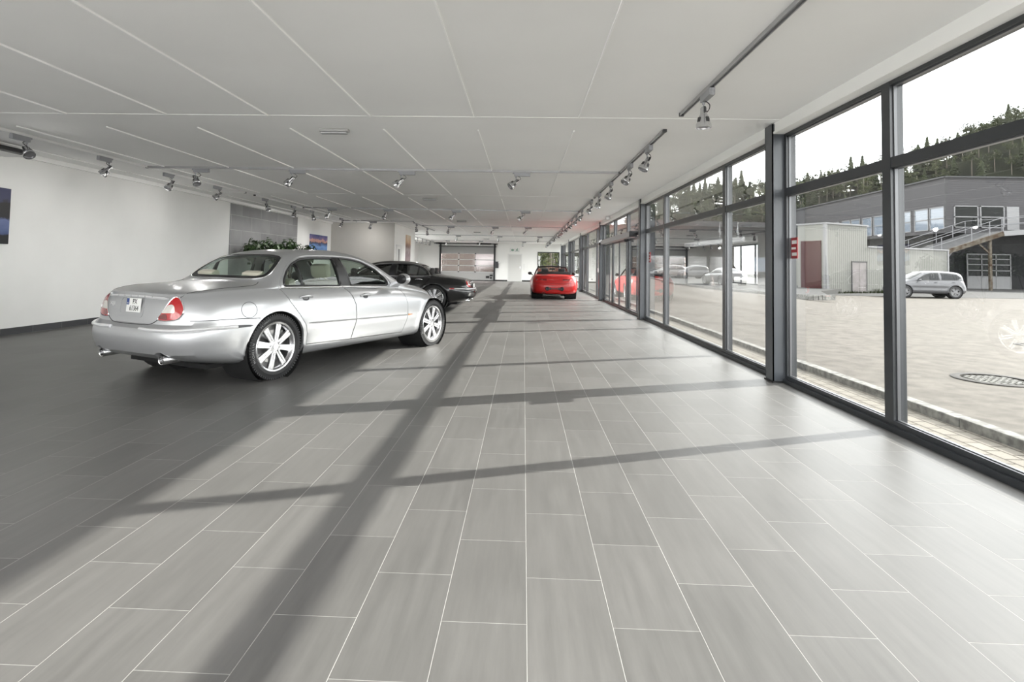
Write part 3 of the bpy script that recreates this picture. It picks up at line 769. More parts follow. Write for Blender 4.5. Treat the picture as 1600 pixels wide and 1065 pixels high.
        pts = [hit(bvh, 'rear', (sgn * y, z), .003) for y, z in sp['strip_rear']] + [hit(bvh, 'R' if sgn < 0 else 'L', (x, z), .003) for x, z in sp['strip_side']]
        pts = [p for p in pts if p is not None]
        bs.tube(smooth_open(pts, 4), .018, 8); P('bumper_strip', bs, 'bright_trim')
        rf = [(x, z) for x, z in sp['reflex']]; P('side_reflector', patch(bvh, 'R' if sgn < 0 else 'L', rf, .012, .03, .016), 'dark_grey_plastic' if variant == 'silver' else 'lamp_red')
        ex = MB(); ex.smooth = True; ex.lathe([(.0, -.06), (.036, -.06), (.036, .0), (.042, .003), (.046, -.002), (.046, -.24), (.0, -.24)], 24, Matrix.Translation((sp['exh'][0], sgn * sp['exh'][1], sp['exh'][2])) @ Matrix.Rotation(-PI / 2 - .05, 4, 'Y'))
        P('exhaust_tip', ex, 'chrome')
        se = MB(); se.smooth = True
        se.tube(line_on(bvh, 'R' if sgn < 0 else 'L', [(x, z) for x, z in smooth_open(sp['bumper_seam'], 8)], -.001), .0035, 5)
        P('bumper_seam', se, 'trim_black')
    rl = MB(); rl.smooth = True
    ls = sp['lid_rear']; pts = [hit(bvh, 'rear', p, 0.) for p in smooth_open([(-y, z) for y, z in ls] + [(y, z) for y, z in ls[::-1]], 4)]
    rl.tube([p for p in pts if p is not None], .004, 5)
    for s in (-1, 1): rl.tube(line_on(bvh, 'top', smooth_open([(x, s * y) for x, y in sp['lid_top']], 5), 0.), .0035, 5)
    P('boot_lid_seam', rl, 'trim_black')
    pr = sp['plate']; py, pz = pr
    P('plate_recess', patch(bvh, 'rear', rounded([(-.17, pz - .115), (.23, pz - .115), (.26, pz + .07), (-.18, pz + .07)], 5, .05), .004, .05, .008, [rounded([(-.15, pz - .085), (.19, pz - .085), (.21, pz + .065), (-.16, pz + .065)], 5, .04)]), paint_m, 40)
    tb = MB(); tb.smooth = True; tb.tube([hit(bvh, 'rear', (y, sp['barz'] - .012 * abs(y / .5) ** 2), .008) for y in np.linspace(-.46, .46, 17)], [.005] + [.013] * 15 + [.005], 8); bar = P('boot_bar', tb, 'bright_trim')
    hp = hit(bvh, 'rear', (py, pz), .012)
    pm = Matrix.Translation(hp) @ Matrix.Rotation(-PI / 2, 4, 'Z') @ Matrix.Rotation(PI / 2 - .06, 4, 'X')
    if variant == 'silver':
        pl = MB(); pl.bbox(-.112, .112, -.068, .068, -.006, .0, .004); o = pl.build('number_plate', 'plate_white', root, 30); o.matrix_local = pm
        bl = MB(); bl.box(-.108, -.068, .002, .064, .0, .001); bo = bl.build('plate_band', 'plate_blue', o)
        add_text('plate_lettering', 'PX', .070, 'plate_black', o, Matrix.Translation((.02, .033, .001)), .80)
        add_text('plate_lettering', '61364', .070, 'plate_black', o, Matrix.Translation((.012, -.032, .001)), .80)
        add_text('plate_lettering', 'N', .024, 'plate_white', o, Matrix.Translation((-.088, .016, .0015)), .85)
        for i, chx in enumerate('JAGUAR'):
            q = hit(bvh, 'rear', (.26 - .105 * i, sp['barz'] - .004), .0215)
            add_text('bar_lettering', chx, .022, 'track_grey', bar, Matrix.Translation(q) @ Matrix.Rotation(-PI / 2, 4, 'Z') @ Matrix.Rotation(PI / 2, 4, 'X'))
        q = hit(bvh, 'rear', (.34, .80), .004)
        add_text('boot_badge', 'XJ8', .05, 'chrome', root, Matrix.Translation(q) @ Matrix.Rotation(-PI / 2, 4, 'Z') @ Matrix.Rotation(PI / 2, 4, 'X'), 1.2, .002)
    else:
        pl = MB(); pl.bbox(-.26, .26, -.055, .055, -.006, .0, .004); o = pl.build('number_plate', 'plate_white', root, 30); o.matrix_local = pm
    # nose: four round lamps, grille and corner indicators
    for sgn in (-1, 1):
        for yy, zz, rr in ((.62, .60, .085), (.42, .585, .065)):
            p = hit(bvh, 'front', (sgn * yy, zz), .004)
            if p is None: continue
            l = MB(); l.smooth = True; l.sphere(p - Vector((.05, 0, 0)), rr, 20, 12, (.8, 1, 1)); P('headlamp', l, 'lamp_clear', 60)
        P('front_indicator', patch(bvh, diag(48, sgn, True), [(u, v) for u, v in sp['indic'][sgn]], .006, .03, .012), 'lamp_clear' if variant == 'silver' else 'lamp_amber')
    gr = [(-.27, .55), (-.24, .68), (.24, .68), (.27, .55), (.22, .50), (-.22, .50)]
    g_ = P('grille', patch(bvh, 'front', gr, .004, .05, .01), 'trim_black')
    bsr = MB()
    for y in np.linspace(-.22, .22, 13):
        a, b = hit(bvh, 'front', (y, .51), .008), hit(bvh, 'front', (y, .67), .008)
        if a and b: bsr.bar(a, b, .006)
    P('grille_bars', bsr, 'chrome', 40, g_)
    ub = MB(); ub.box(-.6, 3.4, -.6, .6, .17, .215); P('underbody', ub, 'well_black')
    return bvh
_u = lambda x, y, a: (-x * math.sin(math.radians(a)) + -abs(y) * math.cos(math.radians(a)))
XJ.update(lamp_a=35, barz=.878, plate=(-.02, .795), exh=(-.975, .47, .300), steer=.0,
    lamp=[(.242, .673), (.196, .741), (.147, .818), (.109, .874), (.077, .887), (.040, .868), (.004, .822), (-.012, .772), (.002, .716), (.049, .681), (.165, .668)], lamp_rev=[(.200, .736), (.146, .812), (.103, .821), (.077, .802), (.066, .742)], lamp_low=[(.230, .679), (.200, .727), (.147, .731), (.133, .676)],
    bumper_strip=[], strip_rear=[(.225, .584), (.35, .580), (.475, .579), (.60, .580), (.68, .582)], strip_side=[(-.82, .594), (-.65, .599), (-.50, .598)], reflex=[(-.505, .586), (-.505, .612), (-.36, .607), (-.325, .597), (-.36, .588)],
    bumper_seam=[(-.87, .672), (-.757, .673), (-.52, .675), (-.24, .664)],
    lid_rear=[(.515, .888), (.480, .818), (.436, .741), (.390, .68), (.340, .646), (.272, .625), (.1, .619)], lid_top=[(-.87, .56), (-.6, .66), (-.3, .68), (-.10, .655), (-.02, .61)],
    indic={-1: [(2.16, .478), (2.40, .478), (2.40, .505), (2.16, .505)], 1: [(-2.40, .478), (-2.16, .478), (-2.16, .505), (-2.40, .505)]})
# ------------------------------------------------------------------ the room
H = 2.92; XL = -8.15; XW = 2.93; YB = 44.3; Y0 = -2.6
MOD = 7.387; YC = [6.5467 + MOD * k for k in range(-2, 6)]          # near faces of the steel columns
def S(name, mb, m, parent=None, smooth=None):
    o = mb.build(name, m, parent, smooth)
    if parent is None: o['kind'] = 'structure'
    return o
S('floor', MB().box(XL - .2, XW + .06, Y0, YB + .2, -.12, 0), 'grey_floor_tile')
ce = MB(); ce.box(XL - .2, XW + .3, Y0, YB + .2, H, H + .25)
ce.cur = 1
seams = [1.182 * (k + .5) for k in range(-7, 1)]
for k, yc in enumerate(YC):
    y0 = yc - .15                                        # flat joist band over each pair of columns
    ce.cur = 0; ce.box(XL, 2.82, y0, y0 + .60, H - .004, H + .01)
    ce.cur = 1
    for x in seams:
        if y0 + .60 < YB: ce.box(x - .006, x + .006, y0 + .62, min(y0 + MOD - .02, YB), H - .016, H + .01)
S('ceiling', ce, ['white_ceiling_paint', 'ceiling_joint_white'])
fa = MB(); fa.box(2.82, 3.02, Y0, YB, 2.80, H); fa.box(2.805, 3.02, Y0, YB, 2.79, 2.815)
S('trim_1', fa, 'white_wall_paint')
# left wall: white, grey tiled stretch, white again
wl = MB(); LO = [(-2.4, 1.2), (28.7, 40.4)]                                     # near window added out of view to light the ceiling; far one seen mirrored
wl.box(XL - .2, XL, Y0, YB + .2, 0, .30); wl.box(XL - .2, XL, Y0, YB + .2, 2.82, H)
for a, b in ((Y0, LO[0][0]), (LO[0][1], LO[1][0]), (LO[1][1], YB + .2)): wl.box(XL - .2, XL, a, b, .30, 2.82)
S('wall_left', wl, 'white_wall_paint')
for n_, (a, b) in zip((9, 10), LO):
    w_ = structure('window_%d' % n_); f = MB(); k = 5
    for i in range(k + 1):
        y = a + (b - a) * i / k; f.box(XL - .14, XL - .06, max(a, y - .035), min(b, y + .035), .30, 2.82)
    f.box(XL - .14, XL - .06, a, b, .30, .37); f.box(XL - .14, XL - .06, a, b, 2.75, 2.82); S('window_frame', f, 'anthracite_frame', w_)
    S('window_pane', MB().box(XL - .103, XL - .097, a, b, .33, 2.8), 'window_glass', w_)
S('wall_left_tiled', MB().box(XL - .02, XL + .012, 15.55, 20.26, 0, 2.83), 'grey_wall_tile')
cv = MB(); cv.box(XL - .02, XL + .06, 8.7, 24.0, H - .075, H); S('trim_2', cv, 'ceiling_joint_white')
S('baseboard_left', MB().box(XL - .02, XL + .015, Y0, 23.9, 0, .11), 'dark_skirting_tile')
# lowered soffit and roller-shutter housing in the near left corner
S('trim_3', MB().box(XL, -7.74, Y0, 8.62, 2.80, H), 'white_ceiling_paint')
o = MB().bbox(-7.742, -7.64, 5.2, 8.45, 2.80, 2.875, .012).build('shutter_housing', 'black_plastic'); tag(o, 'black shutter rail under the ceiling at the left edge of the photo', 'rail')
# room block standing out from the left wall
S('wall_partition', MB().box(XL, -5.45, 23.9, 24.02, 0, H - .005), 'beige_grey_wall_paint')
wr = MB(); wr.box(-5.55, -5.448, 23.905, 28.4, 0, H - .006); wr.box(XL, -5.45, 28.28, 28.4, 0, H - .006)
S('wall_partition_side', wr, 'white_wall_paint')
d4 = structure('door_4', (-5.448, 24.75, 0))
f = MB(); f.box(0, .02, -.47, -.40, 0, 2.02); f.box(0, .02, .40, .47, 0, 2.02); f.box(0, .02, -.47, .47, 1.96, 2.04); S('door_frame', f, 'white_plastic', d4)
S('door_leaf', MB().box(.0, .012, -.40, .40, 0, 1.96), 'white_wall_paint', d4)
S('door_pane', MB().box(.012, .016, -.17, .19, .6, 1.86), 'grey_shutter', d4)
# back wall with the garage door, the white door and the picture window
GX0, GX1, GZ = -6.40, -2.33, 2.66
WX0, WX1, WZ0, WZ1 = 1.06, 2.74, .45, 2.30
bw = MB()
bw.box(XL, GX0, YB, YB + .2, 0, H); bw.box(GX0, GX1, YB, YB + .2, GZ, H); bw.box(GX1, WX0, YB, YB + .2, 0, H)
bw.box(WX0, WX1, YB, YB + .2, 0, WZ0); bw.box(WX0, WX1, YB, YB + .2, WZ1, H); bw.box(WX1, XW + .1, YB, YB + .2, 0, H)
S('wall_back', bw, 'white_wall_paint')
bb = MB(); bb.box(GX1 + .1, -1.24, YB - .012, YB, 0, .10); bb.box(-.13, XW, YB - .012, YB, 0, .10); bb.box(XL, GX0 - .12, YB - .012, YB, 0, .10)
S('baseboard_back', bb, 'black_rubber_skirting')
d3 = structure('door_3', ((GX0 + GX1) / 2, YB, 0)); cx = (GX0 + GX1) / 2; hw = (GX1 - GX0) / 2
g = MB(); g.box(-hw - .14, -hw, -.10, .04, 0, GZ + .22); g.box(hw, hw + .14, -.10, .04, 0, GZ + .22); S('door_guide', g, 'black_plastic', d3)
sec = MB(); zs = [0, .67, 1.15, 1.61, 2.09, 2.62]; vx = [-hw, -.68, .62, hw]
sec.box(-hw, hw, .02, .06, 0, .655); sec.box(-hw, hw, .02, .06, 2.11, 2.60)
S('door_panel', sec, 'grey_shutter', d3)
rl = MB()
for z in (.67, 1.15, 1.61, 2.09): rl.box(-hw, hw, .01, .07, z - .03, z + .03)
for x in (-.68, .62): rl.box(x - .03, x + .03, .005, .07, .655, 2.11)
S('door_rail', rl, 'grey_rail', d3)
hg = MB()
for x in (-.68, .62):
    for z in (.67, 1.15, 1.61, 2.09): hg.box(x - .06, x + .06, -.01, .02, z - .04, z + .04)
hg.box(1.45, 1.72, -.01, .03, .20, .38); hg.box(1.75, 1.98, -.01, .03, .36, .48); hg.box(1.78, 1.92, -.01, .03, .16, .30)
S('door_hinge', hg, 'black_plastic', d3)
S('door_glazing', MB().box(-hw, hw, .035, .045, .66, 2.10), 'frosted_pane', d3)
S('door_seal', MB().box(-hw, hw, -.01, .03, 0, .05), 'black_rubber_skirting', d3)
dl = MB(); dl.box(-hw - .2, hw + .2, -.14, -.02, 2.60, 2.66); dl.tube([(-hw - .55, -.22, GZ + .18), (hw + .3, -.22, GZ + .18)], .035, 10)
dl.tube([(-hw - .4, -.22, GZ + .18), (-hw + .35, -.22, GZ + .18)], .06, 10); dl.tube([(hw - 1.3, -.22, GZ + .18), (hw - .2, -.22, GZ + .18)], .06, 10)
S('door_shaft', dl, 'black_plastic', d3)
rr = MB()
for x in (-hw - .03, hw + .03): rr.box(x - .03, x + .03, -2.6, 0, 2.74, 2.78)
S('door_track', rr, 'dark_grey_plastic', d3)
d2 = structure('door_2', (-.685, YB, 0))
f = MB(); f.box(-.56, -.49, -.02, .01, 0, 2.08); f.box(.49, .56, -.02, .01, 0, 2.08); f.box(-.56, .56, -.02, .01, 2.05, 2.12); S('door_frame', f, 'white_plastic', d2)
S('door_leaf', MB().box(-.49, .49, -.015, 0, .01, 2.05), 'white_door_paint', d2)
hnd = MB(); hnd.box(.38, .44, -.022, -.015, .95, 1.15); hnd.bar((.41, -.05, 1.08), (.30, -.05, 1.08), .02); hnd.bar((.41, -.015, 1.08), (.41, -.05, 1.08), .02); S('door_handle', hnd, 'lamp_metal', d2)
w7 = structure('window_7', ((WX0 + WX1) / 2, YB, 0)); a = (WX1 - WX0) / 2
f = MB()
for b in ((-a, -a + .06, WZ0, WZ1), (a - .06, a, WZ0, WZ1), (-a, a, WZ0, WZ0 + .06), (-a, a, WZ1 - .06, WZ1)): f.box(b[0], b[1], -.02, .10, b[2], b[3])
S('window_frame', f, 'black_plastic', w7); S('window_pane', MB().box(-a + .05, a - .05, .03, .036, WZ0 + .05, WZ1 - .05), 'window_glass', w7)
# end of the room behind the camera: open frame added for sky light
we = structure('window_8', (0, Y0, 0))
f = MB()
for x in (XL, -5.4, -2.6, .2, XW): f.box(x - .04, x + .04, -.05, .05, 0, H)
f.box(XL, XW, -.05, .05, 0, .08); f.box(XL, XW, -.05, .05, 2.80, H); f.box(XL, XW, -.05, .05, 2.09, 2.17); S('window_frame', f, 'anthracite_frame', we)

# ------------------------------------------------------------------ glazed front along the street
def pane(parent, y0, y1, z0, z1, x=XW + .045):
    return S('window_pane', MB().box(x, x + .006, y0, y1, z0, z1), 'window_glass', parent)
def bay(n, ya, yb, mull, door=False):
    """one bay between columns: sill, head, transom, mullions, beads and a pane in each field"""
    w = structure(('window_%d' % n) if not door else 'door_1', (0, 0, 0))
    f = MB(); F0, F1 = XW - .0, XW + .10
    f.box(F0 - .03, XW + .06, ya + .001, yb - .001, 0, .045); f.box(F0 - .001, XW + .056, ya + .002, yb - .002, .04, .085); f.box(F0 - .002, F1 - .001, ya + .002, yb - .002, 2.755, 2.835)
    f.box(F0 - .003, F1 + .001, ya, ya + .06, .042, 2.81); f.box(F0 - .003, F1 + .001, yb - .05, yb, .042, 2.81)
    ys = [ya + .06] + [y for m in mull for y in (m - .055, m + .055)] + [yb - .05]
    for m in mull: f.box(F0 - .004, F1 + .002, m - .055, m + .055, .06 if not door else 2.09, 2.79)
    f.box(F0, F1, ya, yb, 2.085, 2.17)
    if door:                                               # two fixed side lights and two sliding leaves
        for y in (16.50, 19.12): f.box(F0 - .01, F1, y - .06, y + .06, .0, 2.1)
    S('window_frame', f, 'anthracite_frame', w)
    bd = MB()
    for i in range(0, len(ys), 2):
        y0, y1 = ys[i], ys[i + 1]
        for z0, z1 in (((.085, 2.085), (2.17, 2.755)) if not door else ((2.17, 2.755),)):
            pane(w, y0, y1, z0, z1)
            for b in ((y0, y0 + .012, z0, z1), (y1 - .012, y1, z0, z1), (y0, y1, z0, z0 + .006), (y0, y1, z1 - .010, z1)): bd.box(XW + .022, XW + .046, *b)
    S('glazing_bead', bd, 'glazing_bead', w)
    return w
wn = 0
DOORBAY = 3
for k in range(len(YC)):
    ya = YC[k] + .20; yb = YC[k + 1] if k + 1 < len(YC) else YB
    if yb - ya < .3: continue
    if abs(YC[k] - (6.5467 + MOD)) < .01:
        w = bay(0, ya, yb, [16.46, 18.80], True)
        for (y0, y1, x) in ((14.16, 16.44, .06), (16.56, 17.80, .02), (17.84, 19.06, .02), (19.18, 21.26, .06)):
            lf = MB()
            for b in ((y0, y0 + .045, .03, 2.05), (y1 - .045, y1, .03, 2.05), (y0, y1, .03, .10), (y0, y1, 2.0, 2.05)): lf.box(XW + x - .012, XW + x + .024, *b)
            if y1 - y0 > 2: m = y0 + (1.1 if y0 < 15 else .9); lf.box(XW + x - .012, XW + x + .024, m - .025, m + .025, .05, 2.02)
            leaf = S('door_leaf', lf, 'anthracite_frame', w)
            S('door_glass', MB().box(XW + x, XW + x + .006, y0 + .04, y1 - .04, .09, 2.01), 'window_glass', leaf)
        op = MB(); op.bbox(2.73, XW - .002, 14.98, 20.5, 2.045, 2.185, .008); S('door_operator', op, 'track_grey', w)
        ec = MB(); ec.bbox(2.725, XW - .002, 14.955, 14.985, 2.04, 2.19, .004); ec.box(2.86, 2.95, 16.44, 16.56, 1.97, 2.06); S('door_operator_cap', ec, 'black_plastic', w)
    else:
        wn += 1; bay(wn, ya, yb, [ya + 1.76, yb - 1.82] if yb - ya > 5 else [])
for k, y in enumerate(YC):
    if y > YB: continue
    c = MB(); x0, x1 = 2.795, 2.945
    c.box(x0, x1, y, y + .012, 0, 2.905); c.box(x0, x1, y + .188, y + .20, 0, 2.905); c.box(x0, x0 + .012, y, y + .2, 0, 2.905); c.box(x1 - .012, x1, y, y + .2, 0, 2.905)
    col = c.build('column', 'column_steel_paint'); col['kind'] = 'structure'
    b = MB(); b.box(x0 - .012, x1, y - .012, y + .212, 0, .018); S('column_base', b, 'black_plastic', col)
# stickers on the panes, switch box and conduit at the entrance
for i, (y, lab) in enumerate(((6.415, 'red and white sticker on the near pane, right beside the first dark steel column'), (13.68, 'red and white sticker on glass beside the second dark column, near the entrance'))):
    t = thing('glass_sticker', lab, 'sticker', (XW + .045, y, 1.38))
    MB().box(-.004, .0, -.075, .075, 0, .23).build('sticker_sheet', 'red_sticker', t)
    m = MB(); m.box(-.0055, -.0041, -.06, .05, .16, .20); m.box(-.0055, -.0041, -.06, .05, .03, .065); m.box(-.0055, -.0041, -.04, .06, .10, .125); m.build('sticker_print', 'plate_white', t)
t = thing('cable_conduit', 'white cable conduit with switch on the third column, left of the entrance', 'conduit', (2.785, 21.4, 0))
MB().box(-.02, .008, -.035, .035, 1.02, 2.2).build('conduit', 'white_plastic', t); MB().bbox(-.04, .008, -.06, .06, 1.05, 1.20, .01).build('switch', 'white_plastic', t)
t = thing('door_sensor', 'small grey motion sensor bracket above the far end of the sliding entrance', 'sensor', (2.78, 20.75, 2.16))
m = MB(); m.bbox(-.10, .0, -.16, .16, -.05, .05, .015); m.bar((-.05, .1, .0), (.03, .3, .05), .05); m.build('sensor_body', 'lamp_metal', t, 40); m = MB(); m.smooth = True; m.tube([(-.06, -.05, -.09), (-.06, -.12, -.09)], .045, 12); m.build('sensor_lens', 'lamp_dark', t)
t = thing('fascia_box', 'small white detector box on the white fascia above the entrance', 'detector', (2.74, 19.0, 2.86)); MB().bbox(-.05, .082, -.10, .10, -.05, .055, .01).build('casing', 'white_plastic', t)
t = thing('floor_socket', 'white socket on the back wall low beside the white door', 'socket', (.70, YB, .26)); MB().bbox(-.08, .08, -.02, 0, -.04, .04, .006).build('plate', 'lamp_metal', t)
t = thing('light_switch', 'small switch on the back wall just right of the white door', 'switch', (.02, YB, 1.12)); MB().bbox(-.03, .03, -.015, 0, -.25, .25, .004).build('plate', 'white_plastic', t)
t = thing('shutter_control', 'grey control box beside the right guide of the garage door', 'control box', (-2.02, YB, 1.22)); MB().bbox(-.16, .08, -.10, 0, -.22, .28, .01).build('casing', 'dark_grey_plastic', t); MB().bar((-.10, -.06, .18), (.24, -.10, .20), .05).build('lever', 'lamp_metal', t)
# exit sign over the back door
t = thing('exit_sign', 'white escape sign with green marks above the white back door', 'sign', (-.70, YB, 2.41))
MB().bbox(-.40, .40, -.03, 0, -.16, .16, .01).build('panel', 'white_plastic', t)
m = MB(); m.prism([(-.32, 0), (-.18, .10), (-.18, .05), (-.06, .05), (-.06, -.05), (-.18, -.05), (-.18, -.10)], -.034, -.031, 'y')
m.prism([(.04, -.10), (.10, -.10), (.16, .0), (.22, -.10), (.28, -.10), (.20, .02), (.24, .06), (.20, .08), (.12, .06), (.06, .0), (.10, -.01)], -.034, -.031, 'y'); m.lathe([(0, -.031), (.03, -.031), (.03, -.034), (0, -.034)], 10, Matrix.Translation((.20, 0, .11)) @ Matrix.Rotation(PI / 2, 4, 'X') @ Matrix.Translation((0, 0, .0655))); m.build('pictogram', 'sign_green', t)

# ------------------------------------------------------------------ pictures on the walls
def canvas(name, label, m, origin, w, h, axis):
    t = thing(name, label, 'picture', origin)
    if axis == 'x': MB().box(0, .03, -w / 2, w / 2, 0, h).build('canvas', m, t)
    return t
canvas('wall_picture', 'large dark coast picture on the white wall, cut by the left edge', 'night_coast_print', (XL, 7.74, 1.44), 2.0, .87, 'x')
canvas('wall_picture', 'blue rocky seascape picture with pink sky, behind the plants', 'seascape_print', (XL, 22.43, 1.50), 1.9, .80, 'x')
canvas('wall_picture', 'tall narrow waterfall picture on the white side of the partition block', 'waterfall_print', (-5.448, 26.70, .9), 1.05, 1.66, 'x')

# ------------------------------------------------------------------ lamp tracks and spotlights
def track(x0, y0, x1, y1, label, z=H, m_='track_grey'):
    t = thing('lamp_track', label, 'lamp track', ((x0 + x1) / 2, (y0 + y1) / 2, z)); dx, dy = (x1 - x0) / 2, (y1 - y0) / 2
    m = MB(); w = .018
    if abs(dx) > abs(dy):
        for s in (-1, 1): m.box(-dx, dx, s * w - .004, s * w + .004, -.034, 0)
        m.box(-dx, dx, -w, w, -.016, 0)
        c = [(-dx, -w - .004, dx), (dx, -w - .004, dx)]
        e = MB(); e.box(-dx - .02, -dx + .02, -w - .005, w + .005, -.037, 0); e.box(dx - .02, dx + .02, -w - .005, w + .005, -.037, 0)
    else:
        for s in (-1, 1): m.box(s * w - .004, s * w + .004, -dy, dy, -.034, 0)
        m.box(-w, w, -dy, dy, -.016, 0)
        e = MB(); e.box(-w - .005, w + .005, -dy - .02, -dy + .02, -.037, 0); e.box(-w - .005, w + .005, dy - .02, dy + .02, -.037, 0)
    m.build('rail', m_, t)
    k = len(e.v) // 2
    for q in (0, 1):
        c_ = MB(); c_.add(e.v[q * k:(q + 1) * k], e.f[:6]); c_.build('end_cap', 'dark_grey_plastic', t)
    return t
track(1.67, -.9, 1.67, 6.16, 'grey lamp track nearest the camera along the windows')
segs = [(6.9, 13.75), (14.25, 21.1), (21.65, 28.5), (29.0, 35.9), (36.4, 43.2)]
words = ['second from the camera, right after the near track', 'level with the sliding entrance', 'just past the sliding entrance', 'above the red convertible, further back', 'reaching the back wall']
for (a, b), w_ in zip(segs, words): track(1.67, a, 1.67, b, 'grey lamp track along the windows, ' + w_)
TY = [2.66, 10.05, 17.33, 24.8, 32.6, 40.0]
tl = ['crossing right above the camera', 'over the boot of the silver saloon', 'over the bonnet of the silver saloon', 'beyond the black saloon', 'in the depth of the hall', 'just before the garage door']
tx = [-6.8, -6.83, -6.8, -4.42, -6.2, -6.5]
for y, l, x in zip(TY, tl, tx): track(x, y, 1.65, y, 'grey cross lamp track ' + l)
track(-6.83, 1.0, -6.83, 13.7, 'white lamp track along the bare left wall', H, 'white_plastic')
track(-6.83, 14.2, -6.83, 23.0, 'white lamp track along the grey tiled wall and plants', H, 'white_plastic')
track(-7.2, 22.5, -4.4, 22.5, 'short lamp track in front of the beige partition')
track(-4.5, 23.2, -4.5, 28.5, 'short lamp track beside the white partition side')
track(-6.8, 34.0, -6.8, 43.0, 'lamp track in the far left corner by the garage door')
ad = MB(); ad.bbox(-.03, .25, -.026, .026, -.105, -.035, .006); ad.box(-.06, -.02, -.02, .02, -.06, -.034); ad = ad.mesh('adapter'); ad.materials.append(M['adapter_grey'])
stm = MB(); stm.smooth = True; stm.tube([(0, 0, -.10), (0, 0, -.175)], .007, 8); stm.tube([(0, 0, -.10), (0, 0, -.125)], .014, 8); stm = stm.mesh('stem'); stm.materials.append(M['adapter_grey'])
cab = MB(); cab.smooth = True; cab.tube(smooth_open([(.03, 0, -.10), (.075, .01, -.125), (.08, .03, -.15), (.04, .04, -.175), (.0, .03, -.20)], 5), .0045, 6); cab = cab.mesh('cable'); cab.materials.append(M['lamp_dark'])
hd = MB(); hd.smooth = True                                  # lamp head along local -z, pivot at the origin
hd.lathe([(.0, .055), (.022, .055), (.030, .045), (.032, -.01), (.036, -.02)], 24)
hd.lathe([(.036, -.02), (.046, -.045), (.062, -.095), (.069, -.105), (.071, -.14), (.067, -.145), (.064, -.105), (.058, -.095), (.036, -.03)], 24)
hd.smooth = False; hd.cur = 1
for k in range(4):
    a = PI / 2 * k + .4; c = Vector((math.cos(a), math.sin(a), 0)); tt = Vector((-math.sin(a), math.cos(a), 0))
    hd.obox(c * .0545 + Vector((0, 0, -.068)), tt * .016, c * .0115 * .35 + Vector((0, 0, -.022)), Vector((c.x, c.y, .34)) * .0035)
hd = hd.mesh('lamp_head'); hd.materials.append(M['lamp_metal']); hd.materials.append(M['lamp_dark']); hd.set_sharp_from_angle(angle=math.radians(40))
le = MB(); le.smooth = True; le.lathe([(.0, -.118), (.04, -.121), (.066, -.128), (.066, -.122), (.04, -.10), (0, -.09)], 24); le = le.mesh('lamp_lens'); le.materials.append(M['lamp_lens'])
hr = MB(); hr.bar((0, -.034, .0), (0, -.034, .05), .012, .02); hr.bar((0, .034, .0), (0, .034, .05), .012, .02); hr.bar((0, -.036, .05), (0, .036, .05), .014)
hr = hr.mesh('bracket'); hr.materials.append(M['lamp_dark'])
SPOTS = []; FILL_LIGHTS = {}  # fill light added inside lamp heads that look switched off
for k_, e_ in (('left', 11.), ('left_far', 44.), ('cross', 46.), ('window', 12.), ('row', 1.5), ('far', 240.)):
    fill_light = bpy.data.lights.new('fill_light', 'SPOT'); fill_light.energy = e_; fill_light.spot_size = math.radians({'far': 100, 'left': 168, 'left_far': 168}.get(k_, 120)); fill_light.spot_blend = 1.; fill_light.shadow_soft_size = .06; fill_light.color = (1, .98, .95); FILL_LIGHTS[k_] = fill_light
def spot(x, y, rz, aim, label, group, ztop=H):
    """aim = (yaw, tilt from straight down) of the lamp head, in degrees"""
    t = thing('track_spotlight', label, 'spotlight', (x, y, ztop), math.radians(rz), group)
    for nm, me in (('adapter', ad), ('stem', stm), ('cable', cab)):
        p = bpy.data.objects.new(nm, me); COL.objects.link(p); p.parent = t
    h = bpy.data.objects.new('lamp_head', hd); COL.objects.link(h); h.parent = t; h.location = (0, 0, -.205)
    h.rotation_euler = Matrix.Rotation(math.radians(aim[0] - rz), 4, 'Z').to_euler() if False else (0, -math.radians(aim[1]), math.radians(aim[0] - rz))
    for nm, me in (('lamp_lens', le), ('bracket', hr)):
        p = bpy.data.objects.new(nm, me); COL.objects.link(p); p.parent = h
    b = bpy.data.objects.new('fill_light', FILL_LIGHTS['row' if y > 14 and x > 1.5 else 'far' if y > 30 or (y > 23 and x < -2) else ('left' if y < 14 else 'left_far') if x < -5.95 else 'window' if x > 1.5 else 'cross']); COL.objects.link(b); b.parent = h; b.location = (0, 0, -.15)
    SPOTS.append(t); return t
# along the windows
G = 'spotlights on the window track'
win = [(5.40, (0, 0)), (7.88, (200, 28)), (9.25, (215, 40)), (11.25, (200, 25)), (12.95, (190, 15)), (14.5, (185, 35)), (16.8, (200, 40))]
lab = ['spotlight hanging straight down from the near window track', 'large spotlight at the near end of the second window track', 'second spotlight along the second window track', 'third spotlight along the second window track, above the entrance side', 'last spotlight on the second window track', 'first spotlight after the gap in the window tracks', 'second spotlight after the gap in the window tracks']
for (y, a), l in zip(win, lab): spot(1.67, y, -90, a, l, G)
far = [18.6, 20.3, 22.2, 23.8, 25.4, 27.0, 28.6 - .4, 29.8, 31.2, 32.6, 34.0, 35.4, 36.9, 38.2, 39.5, 40.8, 42.1]
for i, y in enumerate(far): spot(1.67, y, -90, (190 + 17 * (i % 3), 25 + 10 * (i % 4)), 'small spotlight in the dense far row over the red convertible', G)
G = 'spotlights on the cross tracks'
